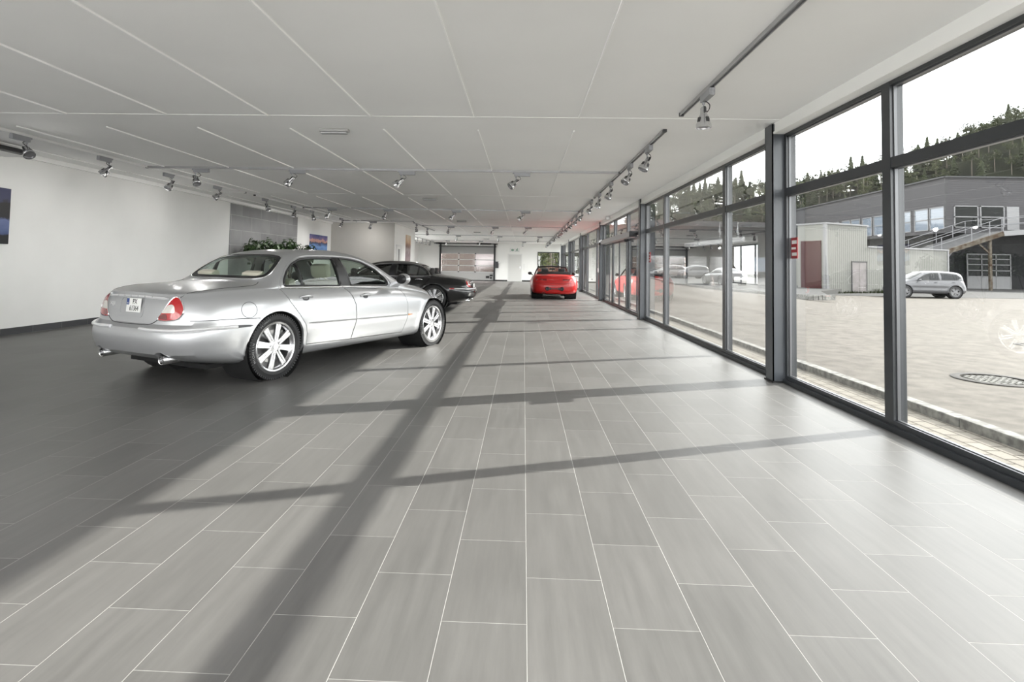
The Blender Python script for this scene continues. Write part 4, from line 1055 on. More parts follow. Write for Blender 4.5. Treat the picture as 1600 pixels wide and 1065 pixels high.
rows = [(TY[0], [(-.20, (90, 4)), (-2.2, (200, 38)), (-4.2, (195, 38)), (-5.9, (190, 35))], ['spotlight cut off by the top edge of the photo', 'added fill spotlight, second from the windows on the cross track above the camera', 'added fill spotlight, third from the windows on the cross track above the camera', 'added fill spotlight nearest the left wall on the cross track above the camera']),  # the last three are unseen, added to light the near room
        (TY[1], [(-5.93, (-40, 35)), (-4.17, (160, 52)), (-2.20, (165, 54)), (-.16, (205, 52))], ['leftmost spotlight on the cross track over the silver boot, pointing right', 'second spotlight over the silver saloon, dark lens facing left', 'third spotlight from the left on the cross track over the silver saloon', 'fourth spotlight on the near cross track, closest to the windows']),
        (TY[2], [(-6.0, (170, 40)), (-4.26, (130, 45)), (-2.17, (150, 50)), (-.07, (170, 55))], ['spotlight on the second cross track beside the seascape picture', 'spotlight in front of the beige partition wall on the second cross track', 'third spotlight on the second cross track, over the black roof', 'fourth spotlight on the second cross track, nearest the windows']),
        (TY[3], [(-3.29, (120, 38)), (-1.36, (140, 38)), (.07, (150, 38))], ['leftmost spotlight on the third cross track', 'middle spotlight on the third cross track', 'spotlight on the third cross track nearest the window row']),
        (TY[4], [(-3.86, (100, 38)), (-1.48, (90, 38)), (.79, (110, 38))], ['leftmost spotlight on the fourth cross track, before the garage door', 'middle spotlight on the fourth cross track', 'spotlight on the fourth cross track nearest the window row']),
        (TY[5], [(-5.45, (95, 38)), (-3.1, (95, 38)), (-.1, (80, 38))], ['spotlight in front of the left part of the garage door', 'spotlight in front of the right part of the garage door', 'spotlight in front of the back wall above the white door'])]
for y, l, lb in rows:
    for (x, a), q in zip(l, lb): spot(x, y, 0, a, q, G)
G = 'spotlights along the left wall'
lw = [(7.55, (-30, 50), 'spotlight in the near left corner, beside the black rail'), (9.11, (215, 40), 'spotlight high on the bare white wall, second from the left edge'), (10.79, (250, 35), 'chrome spotlight facing the camera, third along the left wall'), (12.55, (225, 50), 'spotlight before the edge of the grey tiled wall'),
      (14.9, (-30, 35), 'spotlight at the near edge of the grey tiled wall'), (16.75, (250, 15), 'spotlight in front of the middle of the grey tiled wall'), (18.25, (-50, 35), 'spotlight at the far edge of the grey tiled wall'), (21.2, (230, 25), 'spotlight above the seascape picture')]
for y, a, q in lw: spot(-6.83, y, -90, a, q, G)
spot(-6.1, 22.5, 0, (115, 48), 'lone spotlight on the short track before the beige partition', G)
for y, q in ((23.7, 'spotlight at the corner of the white partition side'), (26.4, 'second spotlight past the partition corner')): spot(-4.5, y, 90, (-60, 20), q, G)
for y, a in ((36.3, 30), (38.0, 45), (39.6, 25), (41.2, 40)): spot(-6.8, y, 90, (220 + a, a), 'small spotlight in the far left corner by the garage door', 'spotlights in the far left corner')
# slim emergency lamps on the joist bands
for k, y in enumerate((7.06, 14.45, 21.85, 29.2, 36.6)):
    t = thing('ceiling_lamp', ['slim grey emergency lamp on the near ceiling band above the silver car', 'slim emergency lamp on the second ceiling band', 'slim emergency lamp on the third ceiling band', 'slim emergency lamp on the fourth ceiling band', 'farthest slim emergency lamp, before the garage door'][k], 'ceiling lamp', (-2.41, y, H), 0, 'slim emergency lamps')
    MB().bbox(-.185, .185, -.045, .045, -.035, .0, .005).build('housing', 'fitting_grey', t); MB().bbox(-.165, .165, -.035, .035, -.062, -.036, .008).build('diffuser', 'track_grey', t)
# ------------------------------------------------------------------ other cars
def simple_car(root, sp, paint_m, glass_m, wheel, rim_m, nt=80, kl=26, ku=16):
    bm = loft(sp, nt, kl, ku); bvh = BVHTree.FromBMesh(bm); R = sp['R']; wb = sp['wb']
    me = bpy.data.meshes.new('body'); bm.to_mesh(me); bm.free()
    c = MB()
    for sgn in (-1, 1):
        for ax in (0, wb):
            c.prism([(ax + sp['arch'] * math.cos(2 * PI * k / 40), R + sp['arch'] * math.sin(2 * PI * k / 40)) for k in range(40)], min(sgn * .5, sgn * 1.3), max(sgn * .5, sgn * 1.3), 'y')
    me = boolean(me, c)
    link('body', me, paint_m, root, 32)
    for sgn, fr in ((-1, 'R'), (1, 'L')):
        for nm, pl in sp['windows']: patch(bvh, fr, rounded(pl, 3, .03), .006, .06).build(nm, glass_m, root, 50)
        ar = MB(); ar.smooth = True
        for ax in (0, wb):
            w = MB(); w.smooth = True
            w.lathe([(sp['arch'] + .004, .0), (sp['arch'] + .004, .36), (.0, .36)], 32, Matrix.Translation((ax, sgn * sp['wy'], R)) @ Matrix.Rotation(sgn * PI / 2, 4, 'X')); w.build('wheel_well', 'well_black', root, 60)
            add_wheel(root, wheel, sgn, ax, sgn * (sp['wy'] - .12), R, R, .11, sp['rim'], rim_m, 0, .3)
            if sp.get('cladding'):
                a0 = MB(); a0.smooth = True
                pts = [hit(bvh, fr, (ax + (sp['arch'] + .03) * math.cos(t), R + (sp['arch'] + .03) * math.sin(t)), .004) for t in np.linspace(-.25, PI + .25, 21)]
                pts = [p for p in pts if p]; a0.tube(pts, .035, 8); a0.build('arch_trim', 'dark_grey_plastic', root, 50)
        mx, mz, my = sp['mirror']
        m = MB(); m.smooth = True; m.sphere((mx, sgn * (my + .08), mz), .085, 14, 10, (.7, 1.1, .65)); m.bar((mx + .02, sgn * (my - .08), mz - .05), (mx + .02, sgn * (my + .04), mz - .02), .05); m.build('mirror', sp.get('mirror_m', paint_m), root, 50)
        for (hx, hz) in sp.get('handles', ()):
            h = MB(); h.smooth = True; h.tube([hit(bvh, fr, (hx - .08 + .16 * t, hz), .004 + .03 * math.sin(PI * t)) or Vector((hx, sgn * .8, hz)) for t in np.linspace(0, 1, 7)], .012, 6); h.build('door_handle', 'dark_grey_plastic', root, 50)
        for x in sp.get('door_lines', ()):
            h = MB(); h.smooth = True; h.tube([p for p in line_on(bvh, fr, [(x, z) for z in np.linspace(.34, sp['dz'], 8)], .0)], .004, 5); h.build('door_seam', 'trim_black', root, 50)
    for nm, fr, pl in sp.get('ends', ()): patch(bvh, fr, rounded(pl, 3, .02), .006, .06).build(nm, glass_m, root, 50)
    for nm, fr, pl, m_ in sp.get('lights', ()): patch(bvh, fr, rounded(pl, 3, .02), .008, .05, .02).build(nm, m_, root, 40)
    return bvh
def sym(pl): return pl + [(x, -y) for x, y in pl[::-1] if y > 1e-6]
SUV = dict(low=[(.24, .0, -.62, 3.30), (.24, .60, -.66, 3.34), (.26, .80, -.74, 3.42), (.34, .87, -.82, 3.48), (.46, .895, -.86, 3.52), (.60, .905, -.86, 3.52), (.75, .90, -.82, 3.50), (.88, .88, -.78, 3.47), (.98, .85, -.76, 3.44), (1.04, .81, -.74, 3.42)],
    top=[(-.76, 1.02), (-.70, 1.16), (-.58, 1.40), (-.40, 1.53), (.1, 1.60), (.9, 1.63), (1.5, 1.585), (2.0, 1.40), (2.45, 1.15), (2.62, 1.06), (3.0, .99), (3.3, .88), (3.48, .74)],
    belt=[(-.76, 1.0), (-.2, 1.04), (.8, 1.02), (2.0, .985), (2.7, .92), (3.2, .82), (3.5, .66)], width=[(-1, .96), (0, 1.0), (1.5, 1.005), (3.6, .97)],
    flare=[(0, .36, .42, .02), (2.764, .36, .42, .02)], crease=[(.60, -.018, .08), (.40, .012, .05)], wb=2.764, R=.36, arch=.40, wy=.90, rim=.26, cab=4.2,
    windows=[('rear_side_window', [(-.42, 1.22), (-.18, 1.42), (.30, 1.49), (.72, 1.50), (.72, 1.07), (-.15, 1.09)]), ('front_side_window', [(.82, 1.07), (.82, 1.50), (1.25, 1.485), (1.62, 1.38), (2.02, 1.12), (2.08, 1.05)])],
    ends=[('windscreen', 'top', sym([(1.62, 0), (1.60, .45), (1.72, .56), (2.0, .64), (2.42, .66), (2.54, .4), (2.56, 0)])), ('rear_window', 'top', sym([(-.66, 0), (-.64, .5), (-.58, .58), (-.46, .52), (-.44, 0)]))],
    lights=[('tail_lamp', diag(40, -1), [(.04, .93), (-.22, .95), (-.24, 1.0), (.0, 1.02)], 'lamp_dark_red'), ('tail_lamp', diag(40, 1), [(-.04, .93), (.22, .95), (.24, 1.0), (.0, 1.02)], 'lamp_dark_red'), ('tail_light_bar', 'rear', [(-.5, .955), (.5, .955), (.5, .985), (-.5, .985)], 'lamp_dark_red'),
            ('number_plate', 'rear', [(-.26, .70), (.26, .70), (.26, .80), (-.26, .80)], 'plate_white'), ('headlamp', diag(40, -1, True), [(2.55 - .14, .72), (2.85, .74), (2.85, .80), (2.43, .79)], 'lamp_clear'), ('headlamp', diag(40, 1, True), [(-2.85, .74), (-2.41, .72), (-2.43, .79), (-2.85, .80)], 'lamp_clear')],
    mirror=(2.0, 1.07, .92), handles=[(.10, .93), (1.08, .92)], door_lines=[.78, 1.95], dz=1.0, cladding=True)
SPORT = dict(low=[(.20, .0, -.75, 3.60), (.20, .62, -.80, 3.64), (.22, .82, -.90, 3.70), (.32, .92, -1.0, 3.76), (.48, .955, -1.03, 3.78), (.62, .965, -1.02, 3.76), (.74, .955, -1.0, 3.70), (.84, .92, -.97, 3.62), (.90, .86, -.94, 3.55)],
    top=[(-.95, .93), (-.75, .99), (-.4, 1.10), (.2, 1.27), (.9, 1.36), (1.3, 1.35), (1.8, 1.2), (2.3, .97), (2.6, .88), (3.2, .78), (3.7, .62)], belt=[(-.95, .88), (-.3, .93), (.6, .90), (1.6, .87), (2.4, .82), (3.1, .78), (3.7, .58)], width=[(-1, .97), (0, 1.0), (1.5, .985), (3.6, .98)],
    flare=[(0, .36, .42, .02)], wb=2.9, R=.36, arch=.39, wy=.95, rim=.27, cab=3.6,
    windows=[('side_window', [(-.05, 1.0), (.35, 1.18), (.9, 1.26), (1.4, 1.24), (1.8, 1.08), (2.1, .93), (.5, .96)])],
    ends=[('rear_window', 'top', sym([(-.45, 0), (-.42, .42), (-.2, .55), (.30, .48), (.32, 0)])), ('windscreen', 'top', sym([(1.5, 0), (1.48, .45), (1.7, .58), (2.2, .66), (2.35, .3), (2.36, 0)]))],
    lights=[('tail_light_bar', 'rear', [(-.80, .80), (.80, .80), (.80, .835), (-.80, .835)], 'lamp_dark_red'), ('number_plate', 'rear', [(-.26, .47), (.26, .47), (.26, .57), (-.26, .57)], 'plate_white'), ('rear_diffuser', 'rear', [(-.72, .24), (.72, .24), (.78, .40), (-.78, .40)], 'dark_grey_plastic')],
    mirror=(1.95, .95, .93), dz=.85)
t = thing('car', 'silver electric hatchback parked across the street in front of the white shed', 'car', (19.3, 27.6, .1), math.radians(174))
# its far side wheels stand half a car width behind the near ones
off = Vector((math.cos(t.rotation_euler.z - PI / 2), math.sin(t.rotation_euler.z - PI / 2), 0))
t.location = Vector((25.95, 35.55, -.27)) + off * .80
simple_car(t, SUV, 'pearl_silver_paint', 'privacy_glass', 'five', 'alloy_far')
t = thing('car', 'silver sports car seen from behind across the street, left of the near column', 'car', (15.9, 44.4, .0), math.radians(96))
simple_car(t, SPORT, 'pearl_silver_paint', 'privacy_glass', 'ten', 'alloy_far', 60, 20, 12)
t = thing('car', 'dark estate car parked across the street in front of the dealership windows', 'car', (21.9, 71.5, .0), math.radians(195))
simple_car(t, SUV, 'dark_car_paint', 'privacy_glass', 'five', 'alloy_far', 50, 18, 12)
t = thing('car', 'pale silver car parked across the street, beside the dark estate car', 'car', (19.0, 71.5, .0), math.radians(205))
simple_car(t, SUV, 'white_silver_paint', 'privacy_glass', 'five', 'alloy_far', 50, 18, 12)
t = thing('car', 'pale car furthest left across the street, behind the other pale one', 'car', (20.2, 80.0, .0), math.radians(215))
simple_car(t, SPORT, 'white_silver_paint', 'privacy_glass', 'ten', 'alloy_far', 50, 18, 12)

# ---- red convertible (open, black soft top folded behind the seats)
RC = dict(low=[(.20, .0, -.55, 3.10), (.20, .58, -.60, 3.14), (.21, .72, -.68, 3.18), (.28, .80, -.735, 3.22), (.38, .835, -.755, 3.25), (.50, .855, -.76, 3.26), (.60, .86, -.745, 3.25), (.70, .845, -.72, 3.20), (.80, .80, -.69, 3.10), (.86, .745, -.665, 3.0)],
    top=[(-.68, .885), (-.3, .925), (.1, .935), (.6, .93), (1.6, .93), (2.1, .905), (2.7, .80), (3.1, .68)], belt=[(-.68, .855), (0, .885), (.8, .88), (1.8, .86), (2.5, .78), (3.2, .58)], width=[(-1, .985), (0, 1.015), (1.0, .98), (2.4, 1.01), (3.3, .95)],
    flare=[(0, .315, .37, .022), (2.4, .315, .37, .02)], wb=2.4, R=.315, arch=.345, round=(.8, 1.4, 6., 4., 3.0, 2.3))
t = thing('convertible_car', 'red open convertible with black folded roof, seen from behind at the windows', 'car', (1.165, 22.15, 0), PI / 2)
bm = loft(RC, 110, 30, 18); bvh = BVHTree.FromBMesh(bm); sh = shell(bm, .028); me = bpy.data.meshes.new('body'); sh.to_mesh(me); sh.free(); bm.free()
c = MB()
for sgn in (-1, 1):
    for ax in (0, 2.4): c.prism([(ax + .345 * math.cos(2 * PI * k / 48), .315 + .345 * math.sin(2 * PI * k / 48)) for k in range(48)], min(sgn * .5, sgn * 1.3), max(sgn * .5, sgn * 1.3), 'y')
c.prism(rounded([(.30, -.62), (1.62, -.66), (1.62, .66), (.30, .62)], 5, .15), .60, 1.4, 'z')
link('body', boolean(me, c), 'red_paint', t, 32)
m = MB(); m.box(-.1, 1.9, -.68, .68, .22, .28); m.build('cabin_floor', 'dark_leather', t)
for y in (-.33, .33): seat(t, 'dark_leather', 1.0, y, .26, .48, .3)
m = MB(); m.bbox(1.45, 1.9, -.66, .66, .62, .88, .06); m.build('dashboard', 'dashboard', t, 40)
m = MB(); m.smooth = True; m.tube([(1.36 - .05 * math.sin(a), .33 + .175 * math.cos(a), .82 + .16 * math.sin(a)) for a in np.linspace(0, 2 * PI, 25)[:-1]], .014, 6, True); m.build('steering_wheel', 'dark_leather', t)
m = MB(); m.bbox(-.05, .42, -.66, .66, .88, 1.0, .055); m.bbox(.0, .34, -.60, .60, .94, 1.03, .04); m.build('folded_roof', 'trim_black', t, 40)
fr = MB(); fr.smooth = True
fr.tube(smooth_open([(1.98, -.70, .86), (1.75, -.66, .99), (1.42, -.575, 1.17), (1.38, -.50, 1.20), (1.34, 0, 1.225), (1.38, .50, 1.20), (1.42, .575, 1.17), (1.75, .66, .99), (1.98, .70, .86)], 6), .028, 8); fr.build('windscreen_frame', 'trim_black', t)
ws = MB(); ws.add([(1.98, -.68, .87), (1.40, -.54, 1.18), (1.36, 0, 1.21), (1.40, .54, 1.18), (1.98, .68, .87), (2.08, 0, .89)], [(0, 1, 2, 5), (5, 2, 3, 4)]); ws.build('windscreen', 'car_glass', t, 60)
m = MB(); m.bbox(1.36, 1.40, -.12, .12, 1.09, 1.15, .012); m.build('rear_view_mirror', 'trim_black', t)
for sgn in (-1, 1):
    m = MB(); m.smooth = True; m.sphere((1.62, sgn * .90, .93), .085, 16, 10, (.6, 1.0, .75)); m.bar((1.64, sgn * .78, .86), (1.63, sgn * .88, .91), .035); m.build('mirror', 'trim_black', t, 50)
    f_ = 'R' if sgn < 0 else 'L'
    for ax in (0, 2.4):
        w = MB(); w.smooth = True; w.lathe([(.350, .0), (.350, .40), (.0, .40)], 32, Matrix.Translation((ax, sgn * .83, .315)) @ Matrix.Rotation(sgn * PI / 2, 4, 'X')); w.build('wheel_well', 'well_black', t, 60)
        add_wheel(t, 'five', sgn, ax, sgn * .735, .315, .315, .115, .225, 'alloy', 0, .2)
    patch(bvh, 'rear', [(sgn * .30, .695), (sgn * .70, .695), (sgn * .69, .765), (sgn * .30, .765)], .004, .04, .01).build('tail_lamp', 'lamp_dark_red', t, 40)
    patch(bvh, 'rear', [(sgn * .55, .705), (sgn * .66, .705), (sgn * .66, .755), (sgn * .55, .755)], .007, .04, .01).build('tail_lamp_indicator', 'lamp_red', t, 40)
    p = hit(bvh, 'rear', (sgn * .27, .40), .002); m = MB(); m.smooth = True; m.lathe([(0, 0), (.072, 0), (.076, -.02), (.06, -.03), (0, -.02)], 20, Matrix.Translation(p) @ Matrix.Rotation(PI / 2, 4, 'Y')); m.build('fog_lamp', 'trim_black', t, 40)
    h = hit(bvh, f_, (.95, .78), .004); m = MB(); m.smooth = True; m.tube([(h.x - .09, h.y, h.z), (h.x, h.y + sgn * .02, h.z), (h.x + .09, h.y, h.z)], .011, 6); m.build('door_handle', 'trim_black', t)
patch(bvh, 'rear', rounded([(-.34, .34), (.34, .34), (.34, .46), (-.34, .46)], 4, .04), .003, .05, .006).build('plate_recess', 'red_paint', t, 40)
m = MB(); p = hit(bvh, 'rear', (0, .40), .012); m.box(p.x - .01, p.x, -.24, .24, .385, .415)
for y in (-.16, .16): m.box(p.x - .012, p.x, y - .02, y + .02, .36, .44)
m.build('plate_holder', 'trim_black', t)
for i, chx in enumerate('PORSCHE'):
    q = hit(bvh, 'rear', (.24 - .08 * i, .73), .003); add_text('boot_lettering', chx, .05, 'lamp_dark_red', t, Matrix.Translation(q) @ Matrix.Rotation(-PI / 2, 4, 'Z') @ Matrix.Rotation(PI / 2, 4, 'X'))
m = MB(); m.smooth = True; m.tube(line_on(bvh, 'rear', [(y, .60) for y in np.linspace(-.80, .80, 25)], .0), .004, 5); m.build('bumper_seam', 'trim_black', t)
m = MB(); m.smooth = True; m.lathe([(.04, 0), (.05, 0), (.052, -.2), (.04, -.2), (.04, 0)], 18, Matrix.Translation((-.76, .40, .235)) @ Matrix.Rotation(-PI / 2, 4, 'Y')); m.build('exhaust_tip', 'lamp_dark', t, 40)
m = MB(); m.box(-.5, 2.9, -.55, .55, .17, .215); m.build('underbody', 'well_black', t)

# ---- silver saloon (hero) and the black one behind it
th = math.radians(66.25)
t = thing('saloon_car', 'silver saloon car with number plate, parked by the white wall', 'car', (-3.421, 6.389, 0), th)
XJ_BVH = build_sedan(t, XJ, 'silver_paint', 'beige_leather', 'car_glass', 'silver')
XB = dict(XJ)
def lower(z): return z if z < .60 else .60 + (z - .60) * (1.318 - .60) / (1.405 - .60)
def lw(pl): return [(x, lower(z)) for x, z in pl]
XB.update(top=[(-.92, .80), (-.75, .855), (-.45, .905), (-.12, .945), (.0, .975), (.22, 1.10), (.48, 1.235), (.72, 1.292), (1.0, 1.314), (1.28, 1.316), (1.55, 1.295), (1.85, 1.23), (2.2, 1.09), (2.52, .94), (2.62, .915), (3.0, .875), (3.4, .80), (3.62, .72), (3.72, .66)],
    belt=[(-.92, .775), (-.6, .835), (-.2, .872), (.3, .895), (.9, .89), (1.5, .88), (2.1, .86), (2.5, .82), (3.0, .76), (3.4, .69), (3.72, .60)],
    low=[tuple([lower(a[0]) if a[0] > .6 else a[0]] + list(a[1:])) for a in XJ['low']], deck=2.0)
for k in ('rw', 'fw', 'dlo', 'pillar', 'qpost', 'belt_strip', 'door_r', 'door_f', 'handle'): XB[k] = lw(XJ[k])
XB['lamp_a'] = 55; XB['lamp'] = [(.46, .645), (.47, .78), (.42, .82), (.35, .82), (.30, .76), (.31, .665), (.36, .64)]; XB['lamp_rev'] = [(.44, .69), (.44, .79), (.36, .79), (.35, .69)]; XB['lamp_low'] = [(.44, .652), (.44, .685), (.34, .685), (.35, .652)]
XB['exh'] = (-.92, .47, .27); XB['barz'] = .765; XB['plate'] = (0, .66); XB['lid_rear'] = [(.62, .80), (.56, .74), (.50, .66), (.42, .63), (.2, .625)]
XB['strip_rear'] = [(.02, .585), (.3, .585), (.6, .59), (.75, .592)]; XB['strip_side'] = [(-.80, .597), (-.68, .599), (-.55, .60)]; XB['reflex'] = [(-.54, .582), (-.54, .618), (-.42, .616), (-.42, .584)]
XB['bumper_seam'] = [(-.85, .63), (-.6, .628), (-.4, .628)]
t = thing('saloon_car', 'glossy black saloon car parked crosswise behind the silver one', 'car', (-2.37, 16.0, 0), PI)
build_sedan(t, XB, 'black_paint', 'dark_leather', 'dark_car_glass', 'black')
# ------------------------------------------------------------------ plants behind the silver car
def leaf_cloud(n, r, seed, sz, squash=(1, 1, 1)):
    rnd = random.Random(seed); m = MB()
    for _ in range(n):
        d = Vector((rnd.gauss(0, 1), rnd.gauss(0, 1), rnd.gauss(0, 1))).normalized(); p = d * r * rnd.random() ** .45
        p = Vector((p.x * squash[0], p.y * squash[1], p.z * squash[2])); up = (d + Vector((0, 0, .6)) + Vector((rnd.gauss(0, .5),) * 3)).normalized()
        a = up.orthogonal().normalized(); a.rotate(Matrix.Rotation(rnd.random() * 6.28, 3, up)); b = up.cross(a); s = sz * rnd.uniform(.7, 1.3)
        q = [p - a * s, p - a * s * .3 + b * s * .42 + up * .1 * s, p + a * s * .5 + b * s * .34 + up * .06 * s, p + a * s * 1.1 - up * .25 * s, p + a * s * .5 - b * s * .34 + up * .06 * s, p - a * s * .3 - b * s * .42 + up * .1 * s]
        m.add(q, [(0, 1, 5), (1, 2, 4, 5), (2, 3, 4)])
    return m
plant_spec = [(-7.62, 16.05, 1.66, .28, 'leafy potted plant, leftmost in front of the grey tiled wall'), (-7.55, 17.35, 1.74, .32, 'tallest leafy potted plant in front of the grey tiled wall'), (-7.62, 18.45, 1.66, .28, 'leafy potted plant before the far end of the grey tiles'), (-7.5, 19.35, 1.66, .28, 'potted plant with spiky open leaves beside the seascape picture')]
for i, (x, y, h, r, lb) in enumerate(plant_spec):
    t = thing('potted_plant', lb, 'plant', (x, y, 0), 0, 'potted plants behind the silver car')
    p = MB(); p.smooth = True; p.lathe([(0, 0), (.17, 0), (.22, .40), (.235, .42), (.22, .43), (.20, .42), (.19, .40), (0, .40)], 28); p.build('pot', 'pot_grey', t, 40)
    s = MB(); s.lathe([(0, .385), (.195, .385)], 20); s.build('soil', 'soil', t)
    st = MB(); st.smooth = True; rnd = random.Random(i)
    tips = []
    for k in range(7):
        a = rnd.random() * 6.28; e = Vector((math.cos(a) * r * .7, math.sin(a) * r * 1.5, h - .05 + rnd.uniform(-.25, .15))); tips.append(e)
        st.tube(smooth_open([(0, 0, .38), (e.x * .2, e.y * .2, h * .5), (e.x * .7, e.y * .7, h * .8), tuple(e)], 4), [.014] * 4 + [.011] * 4 + [.007] * 5, 6)
    st.build('stem', 'bark', t)
    lf = MB()
    for k, e in enumerate(tips + [Vector((0, 0, h - .1)), Vector((.05, r * .6, h - .3)), Vector((0, -r * .7, h - .35))]):
        cm = leaf_cloud(46 if i < 3 else 26, .20, i * 20 + k, .075 if i < 3 else .10, (1, 1.35, 1)); lf.add([Vector(v) + e for v in cm.v], cm.f)
    o = lf.build('foliage', 'pot_leaf', t); o.data.polygons.foreach_set('use_smooth', [True] * len(o.data.polygons))

# ------------------------------------------------------------------ outside
sw = MB(); sw.box(XW + .08, 3.96, -12, 70, -.30, -.14); S('sidewalk', sw, 'sidewalk_pavers')
kb = MB(); rnd = random.Random(3); y = -12.
while y < 70:
    l = rnd.uniform(.8, 1.15); kb.bbox(3.955 + rnd.uniform(-.006, .006), 4.09, y + .006, y + l - .006, -.3, -.06 + rnd.uniform(-.006, .006), .012); y += l
S('kerb', kb, 'kerb_granite')
def road_z(x, y):
    w = min(1, max(0, (x / max(y, 1.) - .40) / .12)) if y > 1 else 1.; k = min(1, max(0, (x - 7.) / 11.)); k = k * k * (3 - 2 * k)
    return -.085 + k * (.085 * (1 - w) - .215 * w)
rd = MB(); xs = [4.08, 4.4, 5, 6, 7] + list(np.linspace(8, 30, 23)) + [36, 44, 60, 90, 150]; ys = [-40, -20, -10, 0] + list(np.linspace(3, 60, 39)) + [70, 85, 110, 160]
rd.smooth = True
rd.add([(x, y, road_z(x, y)) for y in ys for x in xs], [(j * len(xs) + i, j * len(xs) + i + 1, (j + 1) * len(xs) + i + 1, (j + 1) * len(xs) + i) for j in range(len(ys) - 1) for i in range(len(xs) - 1)])
S('road', rd, 'asphalt')
lot = MB(); lot.prism([(13.7, 28.2), (12.4, 33.1), (11.9, 39.), (12.5, 50.), (14.8, 67.), (16.5, 95.), (44., 95.), (36., 67.), (24.5, 44.), (18., 35.5), (15.6, 30.)], -.4, .012, 'z'); S('parking_lot', lot, 'lot_asphalt')
lk = MB()
pts = smooth_open([(15.0, 28.3), (13.7, 28.2), (12.4, 33.1), (11.9, 39.), (12.5, 50.), (14.8, 67.), (16.5, 95.)], 8)
for a, b in zip(pts[:-1], pts[1:]): lk.bar((*a, -.03), (*b, -.03), .14, .24)
S('kerb_far', lk, 'kerb_granite')
yd = MB(); yd.box(19.2, 90, 37.2, 62, -.6, -.285); S('yard', yd, 'lot_asphalt')
bg = MB(); bg.box(-60, XW, 44.6, 160, -.3, -.02); S('ground_back', bg, 'bounce_concrete')
bg = MB(); bg.box(-70, XL - .2, -60, 44.6, -.3, -.04); bg.box(XL - .2, 3.84, -60, Y0, -.3, -.04); S('ground_left', bg, 'bounce_concrete')  # unseen pale ground added to throw light up onto the ceiling
for i, (x, y, r, lb) in enumerate(((5.95, 7.50, .42, 'round iron manhole cover sunk in the asphalt outside the near pane'), (9.9, 11.5, .30, 'second manhole cover farther out in the street'))):
    t = thing('manhole_cover', lb, 'manhole cover', (x, y, road_z(x, y) + .012))
    m = MB(); m.smooth = True; m.lathe([(r - .07, -.02), (r - .07, .004), (r, .008), (r + .03, .0), (r + .03, -.03)], 40); m.build('rim', 'iron', t, 40)
    m = MB(); m.lathe([(0, -.012), (r - .075, -.012)], 36)
    for a in range(-4, 5):
        for b in range(-4, 5):
            if math.hypot(a, b) * .085 < r - .11: m.box(a * .08 - .024, a * .08 + .024, b * .08 - .024, b * .08 + .024, -.012, -.002)
    m.build('lid', 'kerb_granite', t)

# ---- white shed with the red door
KX = 1.347                                                # the far yard lies about 30 cm lower than the showroom floor
def far_place(o, x, y): o.location = (x * KX, y * KX, -.30); o.scale = (KX, KX, KX)
A = Vector((15.45, 29.96, 0)); B = Vector((24.9, 34.57, 0)); ang = math.atan2(B.y - A.y, B.x - A.x)
t = thing('shed', 'white ribbed metal shed with a dark red door and lower flat extension', 'shed', (A.x, A.y, .1), ang); far_place(t, A.x, A.y)
L = (B - A).length
MB().box(0, 3.27, .0, 1.62, 0, 3.56).build('tall_shed_wall', 'shed_cladding', t)
MB().box(3.27, L, .01, 5.0, 0, 2.44).build('low_shed_wall', 'shed_cladding', t)
r = MB(); r.box(-.05, 3.32, -.05, 1.67, 3.56, 3.64); r.box(3.32, L + .05, -.04, 5.05, 2.44, 2.52); r.build('roof_edge', 'frame_white', t)
r = MB(); r.box(-.04, .10, -.04, .10, 0, 3.56); r.box(L - .08, L + .03, -.03, .1, 0, 2.44); r.build('corner_trim', 'frame_white', t)
d = MB(); d.box(-.05, .0, .22, 1.40, 0, 2.70); d.build('red_door', 'shed_red_door', t)
d = MB(); d.box(2.02, 2.57, -.03, .02, .03, 1.62); d.box(2.59, 3.14, -.03, .02, .03, 1.62); do = d.build('double_door', 'shed_metal_door', t)
f = MB(); f.box(1.97, 2.02, -.04, .02, 0, 1.67); f.box(3.14, 3.19, -.04, .02, 0, 1.67); f.box(1.97, 3.19, -.04, .02, 1.62, 1.68); f.build('door_frame', 'fascia_grey', do)
k = MB(); k.prism([(-.02, 0), (.16, 0), (.02, 1.9), (-.06, 1.9)], -.10, -.06, 'y'); k.build('loose_plank', 'frame_white', t)
MB().box(7.05, 7.45, -.10, .02, .95, 1.20).build('meter_box', 'fitting_grey', t)
wd = MB(); rnd = random.Random(8)
for _ in range(900):
    x = rnd.uniform(.3, L - .3) ; y = -rnd.random() ** 2 * .5 - .03; h = rnd.uniform(.05, .22) * (1.5 if 3.6 < x < 6.0 else .8); a = rnd.random() * 6.28
    wd.add([(x - .02 * math.cos(a), y - .02 * math.sin(a), 0), (x + .02 * math.cos(a), y + .02 * math.sin(a), 0), (x + rnd.uniform(-.06, .06), y + rnd.uniform(-.06, .06), h)], [(0, 1, 2)])
o = wd.build('weeds', 'weed_green'); far_place(o, A.x, A.y); o.rotation_euler = (0, 0, ang); o['kind'] = 'stuff'; tag(o, 'weeds along the foot of the white shed', 'weeds')

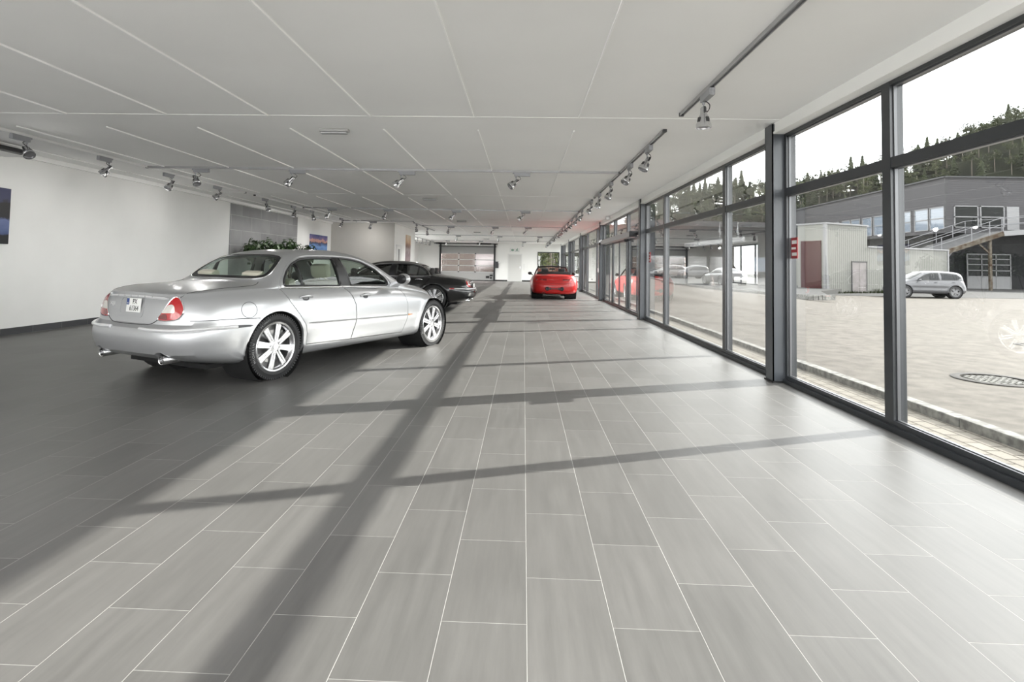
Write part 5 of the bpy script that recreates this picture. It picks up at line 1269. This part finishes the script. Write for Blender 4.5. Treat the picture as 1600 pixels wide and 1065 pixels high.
# ---- grey building with the ramp
bx, by = 31.55, 44.0
t = thing('grey_building', 'large grey clad building with a window band behind the white shed', 'building', (bx, by, .1)); far_place(t, bx, by)
sl = 1.05 / 26.
m = MB(); m.add([(0, 0, 4.15), (30, 0, 4.15), (30, 26, 4.15), (26 * sl, 26, 4.15), (0, 0, 8.3), (30, 0, 8.3), (30, 26, 8.3), (26 * sl, 26, 8.3)], [(0, 3, 2, 1), (4, 5, 6, 7), (0, 1, 5, 4), (1, 2, 6, 5), (2, 3, 7, 6), (3, 0, 4, 7)]); m.build('upper_storey', 'grey_cladding', t)
m = MB(); m.box(1.0, 29, .6, 26, -.1, 4.15); m.build('lower_storey', 'building_dark', t)
m = MB(); m.bar((-.06, -.06, 8.36), (30, -.06, 8.36), .16, .12); m.bar((-.06, -.06, 8.36), (26 * sl - .06, 26, 8.36), .16, .12); m.build('roof_edge', 'fascia_grey', t)
m = MB(); m.box(-.03, .10, -.03, .10, 4.15, 8.3); m.build('corner_trim', 'fascia_grey', t)
def win(par, o, du, w, z0, z1, paneM, nrm, bars=True):
    o = Vector(o); du = Vector(du).normalized(); n = Vector(nrm)
    f = MB(); b = .07
    def Bx(u0, u1, za, zb, d0, d1, mb):
        c = o + du * (u0 + u1) / 2 + n * (d0 + d1) / 2 + Vector((0, 0, (za + zb) / 2)); mb.obox(c, du * (u1 - u0) / 2, n * (d1 - d0) / 2, Vector((0, 0, (zb - za) / 2)))
    for u0, u1, za, zb in ((0, b, z0, z1), (w - b, w, z0, z1), (0, w, z0, z0 + b), (0, w, z1 - b, z1), (0, w, z0 + (z1 - z0) * .47, z0 + (z1 - z0) * .47 + b)): Bx(u0, u1, za, zb, -.02, .06, f)
    fo = f.build('window', 'frame_white', par); p = MB(); Bx(b, w - b, z0 + b, z1 - b, -.01, .02, p); p.build('pane', paneM, fo)
for s0, s1 in ((.08, 1.72), (1.9, 3.6), (4.05, 5.6), (6.0, 7.6), (7.82, 9.42), (9.72, 11.3), (11.75, 13.3), (13.5, 15.1), (15.6, 17.2), (17.4, 19.0), (19.5, 21.1)): win(t, (s0 * sl, s0, 0), (sl, 1, 0), s1 - s0, 4.42, 6.16, 'sky_blue_pane', (-1, sl, 0))
for x0 in (.60, 2.50): win(t, (x0, 0, 0), (1, 0, 0), 1.76, 4.55, 6.20, 'dark_pane', (0, -1, 0))
MB().box(4.44, 5.32, -.05, .02, 4.42, 6.16).build('door', 'frame_white', t)
gd = MB()
for z in (.0, ): gd.box(1.9, 5.06, .50, .56, 0, .92)
for z in (.92, 1.38, 1.82, 2.24, 2.6): gd.box(1.9, 5.06, .48, .56, z - .035, z + .035)
for x in (1.9, 2.95, 4.0, 5.06): gd.box(x - .035, x + .035, .48, .56, 0, 2.6)
go = gd.build('garage_door', 'frame_white', t); MB().box(1.9, 5.06, .54, .58, .9, 2.6).build('pane', 'dark_pane', go)
MB().box(-1.2, -.75, -.3, .3, -.1, 3.2).build('concrete_pillar', 'frame_white', t)
t = thing('ramp', 'concrete car ramp with metal railing in front of the grey building', 'ramp', (bx, 40., .1)); far_place(t, bx, 40.)
rp = MB(); rp.add([(-6.2, 0, 1.55), (.89, 0, 4.05), (9, 0, 4.75), (9, 0, 4.45), (.89, 0, 3.72), (-6.2, 0, 1.25), (-6.2, 3.4, 1.55), (.89, 3.4, 4.05), (9, 3.4, 4.75), (9, 3.4, 4.45), (.89, 3.4, 3.72), (-6.2, 3.4, 1.25)],
    [(0, 1, 7, 6), (1, 2, 8, 7), (5, 11, 10, 4), (4, 10, 9, 3), (0, 5, 4, 1), (1, 4, 3, 2), (6, 7, 10, 11), (7, 8, 9, 10), (2, 3, 9, 8), (0, 6, 11, 5)]); rp.build('ramp_slab', 'ramp_concrete', t)
eg = MB(); eg.bar((-6.2, -.06, 1.42), (.89, -.06, 3.88), .10, .30); eg.build('ramp_edge', 'rusty_edge', t)
eg = MB(); eg.bar((.89, -.06, 3.88), (9, -.06, 4.55), .10, .34); eg.build('landing_edge', 'frame_white', t)
rl = MB()
for dz in (.5, .95): rl.tube([(-6.2, -.05, 1.55 + dz), (.89, -.05, 4.02 + dz), (9, -.05, 4.70 + dz)], .022, 6); rl.tube([(-6.2, 3.3, 1.55 + dz), (.89, 3.3, 4.02 + dz), (9, 3.3, 4.70 + dz)], .022, 6)
for x in (-5.4, -3.2, -1.2, .0, .89, 3.5, 6.): 
    z = 1.55 + (x + 6.2) * 2.47 / 7.09 if x < .89 else 4.02 + (x - .89) * .084
    rl.tube([(x, -.05, z - .1), (x, -.05, z + .95)], .026, 6); rl.tube([(x, 3.3, z - .1), (x, 3.3, z + .95)], .026, 6)
rl.build('railing', 'galvanised', t)
ps = MB(); ps.bar((.10, .1, -.1), (.10, .1, 3.42), .16); ps.bar((.10, .1, 2.5), (-.75, .1, 3.25), .10); ps.build('support_post', 'rusty_edge', t)
ps = MB(); ps.bar((-1.7, 1.8, -.1), (-1.7, 1.8, 2.9), .16); ps.bar((-1.7, 1.8, 2.0), (-1.0, 1.8, 2.9), .10); ps.build('support_post', 'galvanised', t)
t = thing('wood_house', 'small white roofed house among the hillside trees', 'house', (93.8, 121., 20.6))
MB().box(-1.4, 1.4, 0, 2.6, -3, .2).build('house_wall', 'frame_white', t); MB().prism([(-1.7, .2), (1.7, .2), (.4, 1.0), (-.4, 1.0)], -.3, 2.9, 'y').build('house_roof', 'frame_white', t)

# ---- dealership with the canopy, left
t = thing('dealership', 'dark low dealership building with tall windows and white canopy across the street', 'building', (17.0, 87., .0), math.radians(3))
MB().box(0, 24.5, 0, 6, -.3, 8.3).build('facade', 'building_dark', t)
MB().box(-.2, 24.7, -.2, 6, 7.6, 8.4).build('roof_fascia', 'fascia_grey', t)
cn = MB(); cn.add([(7.2, -4, 4.35), (14.6, -4, 5.3), (14.6, 0, 5.3), (7.2, 0, 4.35), (7.2, -4, 5.0), (14.6, -4, 6.0), (14.6, 0, 6.0), (7.2, 0, 5.0)], [(0, 3, 2, 1), (4, 5, 6, 7), (0, 1, 5, 4), (1, 2, 6, 5), (2, 3, 7, 6), (3, 0, 4, 7)]); cn.build('canopy', 'frame_white', t)
for x in (11.0, 12.3, 13.6):
    f = MB(); f.tube([(x, -4, 5.4), (x, -4, 8.0)], .035, 6); f.prism([(x, 7.8), (x - .2, 6.6), (x + .2, 6.0)], -4.02, -3.98, 'y'); f.build('flag_pole', 'frame_white', t)
for i in range(7):
    x = 1.2 + i * 3.3
    win(t, (x, 0, 0), (1, 0, 0), 2.8, .9, 3.1, 'frosted_pane' if i not in (5, 6) else 'sky_blue_pane', (0, -1, 0))
t = thing('brick_house', 'pinkish rendered house seen through the garage door panes', 'house', (-7, 58, 0)); MB().box(-8, 6, 0, 8, -.2, 5).build('house_wall', 'waterfall_print' if False else 'rusty_edge', t); MB().box(-8.3, 6.3, -.3, 8.3, 5, 5.4).build('house_roof', 'fascia_grey', t)

# ---- wooded hill
sky = pchip([-20, 5, 23.6, 27.5, 35.3, 40.1, 45.5, 51.5, 56.9, 62.8, 67.6, 74.7, 81.8, 93.6, 130], [13, 13, 14.4, 15.7, 17.9, 18.1, 18.1, 18.5, 20., 21., 22.6, 25.1, 28., 33., 38.])
def hill_z(x, y):
    u = x * 110. / y; top = 1.25 + (float(sky(u)) - 1.25) * 118 / 110. - 4.6
    k = min(1, max(0, (y - 90) / 28.)); k = k * k * (3 - 2 * k)
    return max(-.9, -.9 + (top + .9) * k) if y < 118 else max(.05, top * 1.0 - (y - 118) * .02)
hm = MB(); nx, ny = 60, 24; xs = np.linspace(-30, 190, nx); ys = np.linspace(74, 170, ny)
hm.add([(x, y, hill_z(x, y) - (1.5 if y < 80 else 0) + .4 * noise.noise((x * .1, y * .1, 0))) for y in ys for x in xs], [(j * nx + i, j * nx + i + 1, (j + 1) * nx + i + 1, (j + 1) * nx + i) for j in range(ny - 1) for i in range(nx - 1)])
o = hm.build('hill', 'forest_floor'); o['kind'] = 'structure'
def crown_mesh(kind, seed):
    rnd = random.Random(seed); m = MB()
    if kind == 'spruce':
        for lv in range(15):
            z = 1.2 + lv * .62; R = (10.6 - z) * .31 + .12
            for k in range(13):
                a = rnd.random() * 6.28; c, s_ = math.cos(a), math.sin(a); l = R * rnd.uniform(.75, 1.15); w = .34 + R * .16; dz = rnd.uniform(-.2, .2)
                m.add([(0, 0, z + .35 + dz), (c * l * .55 - s_ * w, s_ * l * .55 + c * w, z + dz - .05), (c * l, s_ * l, z - .35 + dz), (c * l * .55 + s_ * w, s_ * l * .55 - c * w, z + dz - .05), (c * l * .5, s_ * l * .5, z + .28 + dz)], [(0, 1, 4), (1, 2, 4), (2, 3, 4), (3, 0, 4)])
        m.add([(.15, 0, 10), (-.1, .13, 10), (-.1, -.13, 10), (0, 0, 11.0)], [(0, 1, 3), (1, 2, 3), (2, 0, 3)])
    else:
        base = 3.6 if kind == 'pine' else 1.6; R = 2.3 if kind == 'pine' else 2.6
        for k in range(30):
            d = Vector((rnd.gauss(0, 1), rnd.gauss(0, 1), rnd.gauss(0, .9))).normalized() * R * rnd.random() ** .4; c = Vector((d.x, d.y, base + R * 1.35 + d.z * 1.35))
            cm = leaf_cloud(20, .85, seed * 100 + k, .26, (1, 1, .75)); m.add([Vector(v) + c for v in cm.v], cm.f)
    return m.mesh('crown')
kinds = [('spruce', 'conifer_needles', 'tall dark spruce on the wooded hill behind the roofs', 'spruce_tree'), ('pine', 'pine_needles', 'round topped pine on the wooded hill behind the roofs', 'pine_tree'), ('birch', 'birch_leaves', 'light green leafy tree on the wooded hill behind the roofs', 'leafy_tree')]
protos = []
for ki, (kd, mt, lb, nm) in enumerate(kinds):
    for v in range(2):
        cm = crown_mesh(kd, ki * 10 + v + 1); cm.materials.append(M[mt])
        tm = MB(); tm.smooth = True; tm.tube([(0, 0, -.6), (0, 0, 4), (.05, 0, 8.5)], [.20, .15, .05], 7); tm = tm.mesh('trunk'); tm.materials.append(M['bark']); protos.append((nm, lb, cm, tm))
def tree(pi, x, y, z, s, label=None, group=None):
    nm, lb, cm, tm = protos[pi]
    t = thing(nm, label or lb, 'tree', (x, y, z), random.random() * 6.28, group or ('trees of one kind on the wooded hill: ' + nm.replace('_', ' '))); t.scale = (s, s, s * random.uniform(.9, 1.12))
    for n_, me in (('crown', cm), ('trunk', tm)):
        p = bpy.data.objects.new(n_, me); COL.objects.link(p); p.parent = t
random.seed(11)
n = 0
for row, yy in enumerate((93, 97, 101, 106, 111, 115, 118.5, 121)):
    x0 = .185 * yy; x1 = .90 * yy; x = x0
    while x < x1:
        y = yy + random.uniform(-2.5, 2.5); pi = random.choice([0, 1, 2, 2, 3, 3, 4, 5] if row < 5 else [0, 1, 2, 3, 2, 3])
        tree(pi, x, y, hill_z(x, y) - .5, random.uniform(.42, .66)); n += 1
        x += random.uniform(1.5, 2.6) * (.85 if row > 3 else 1.0)
for i, (x, y, s, pi) in enumerate(((2.6, 56, .8, 4), (5.4, 59, .9, 5), (3.4, 64, 1.0, 4), (7.6, 66, 1.0, 2), (1.6, 71, 1.0, 5), (5.4, 73, 1.0, 4), (9.6, 76, .9, 5), (3.4, 80, 1.1, 3))):
    tree(pi, x, y, -.1, s, 'leafy tree seen through the back window behind the red convertible', 'trees behind the back window')

# ------------------------------------------------------------------ light, sky, camera
w = bpy.data.worlds.new('sky'); SC.world = w; w.use_nodes = True; nt = w.node_tree
bgn = nt.nodes['Background']; tc = nt.nodes.new('ShaderNodeTexCoord'); nz = nt.nodes.new('ShaderNodeTexNoise'); cr = nt.nodes.new('ShaderNodeValToRGB'); mp = nt.nodes.new('ShaderNodeMapping')
mp.inputs['Scale'].default_value = (1, 1, 3); nz.inputs['Scale'].default_value = 2.2; nz.inputs['Detail'].default_value = 6
nt.links.new(tc.outputs['Generated'], mp.inputs[0]); nt.links.new(mp.outputs[0], nz.inputs['Vector']); nt.links.new(nz.outputs['Fac'], cr.inputs[0]); nt.links.new(cr.outputs[0], bgn.inputs[0])
cr.color_ramp.elements[0].position = .35; cr.color_ramp.elements[0].color = (.86, .88, .92, 1); cr.color_ramp.elements[1].position = .65; cr.color_ramp.elements[1].color = (1, .995, .98, 1)
SKY = 6.4; bgn.inputs[1].default_value = SKY
sun = bpy.data.lights.new('sun', 'SUN'); sun.energy = 13.; sun.angle = math.radians(.6); sun.color = (1, .965, .91)
so = bpy.data.objects.new('sun', sun); COL.objects.link(so); so.rotation_euler = Vector((-1.80, -.69, -1.0)).to_track_quat('-Z', 'Y').to_euler(); so.location = (60, 30, 40)
cam = bpy.data.cameras.new('camera'); co = bpy.data.objects.new('camera', cam); COL.objects.link(co); SC.camera = co
yaw, pit, rol, hh = -.0363, -.0457, .018, 1.2526
def rot(yaw, pit, rol):
    cy, sy, cp, sp, c, s = math.cos(yaw), math.sin(yaw), math.cos(pit), math.sin(pit), math.cos(rol), math.sin(rol)
    r0 = np.array([[1, 0, 0], [0, 0, -1], [0, 1, 0.]]); Ry = np.array([[cy, -sy, 0], [sy, cy, 0], [0, 0, 1]]); Rx = np.array([[1, 0, 0], [0, cp, -sp], [0, sp, cp]]); Rz = np.array([[c, -s, 0], [s, c, 0], [0, 0, 1]])
    return Rz @ Rx @ r0 @ Ry
Rm = rot(yaw, pit, rol)
co.matrix_world = Matrix([[Rm[0][i], -Rm[1][i], -Rm[2][i], (0, 0, hh)[i]] for i in range(3)] + [[0, 0, 0, 1]])
cam.sensor_width = 36; cam.lens = 895.44 * 36 / 1600; cam.shift_x = (800 - 786.46) / 1600; cam.shift_y = (372.69 - 532.5) / 1600; cam.clip_start = .05; cam.clip_end = 600
vs = SC.view_settings; vs.view_transform = 'Standard'; vs.look = 'None'; vs.exposure = .3; vs.gamma = 1.; vs.use_curve_mapping = False
SC.cycles.use_denoising = True; SC.cycles.max_bounces = 10; SC.cycles.transparent_max_bounces = 24; SC.cycles.diffuse_bounces = 5; SC.cycles.sample_clamp_indirect = 8
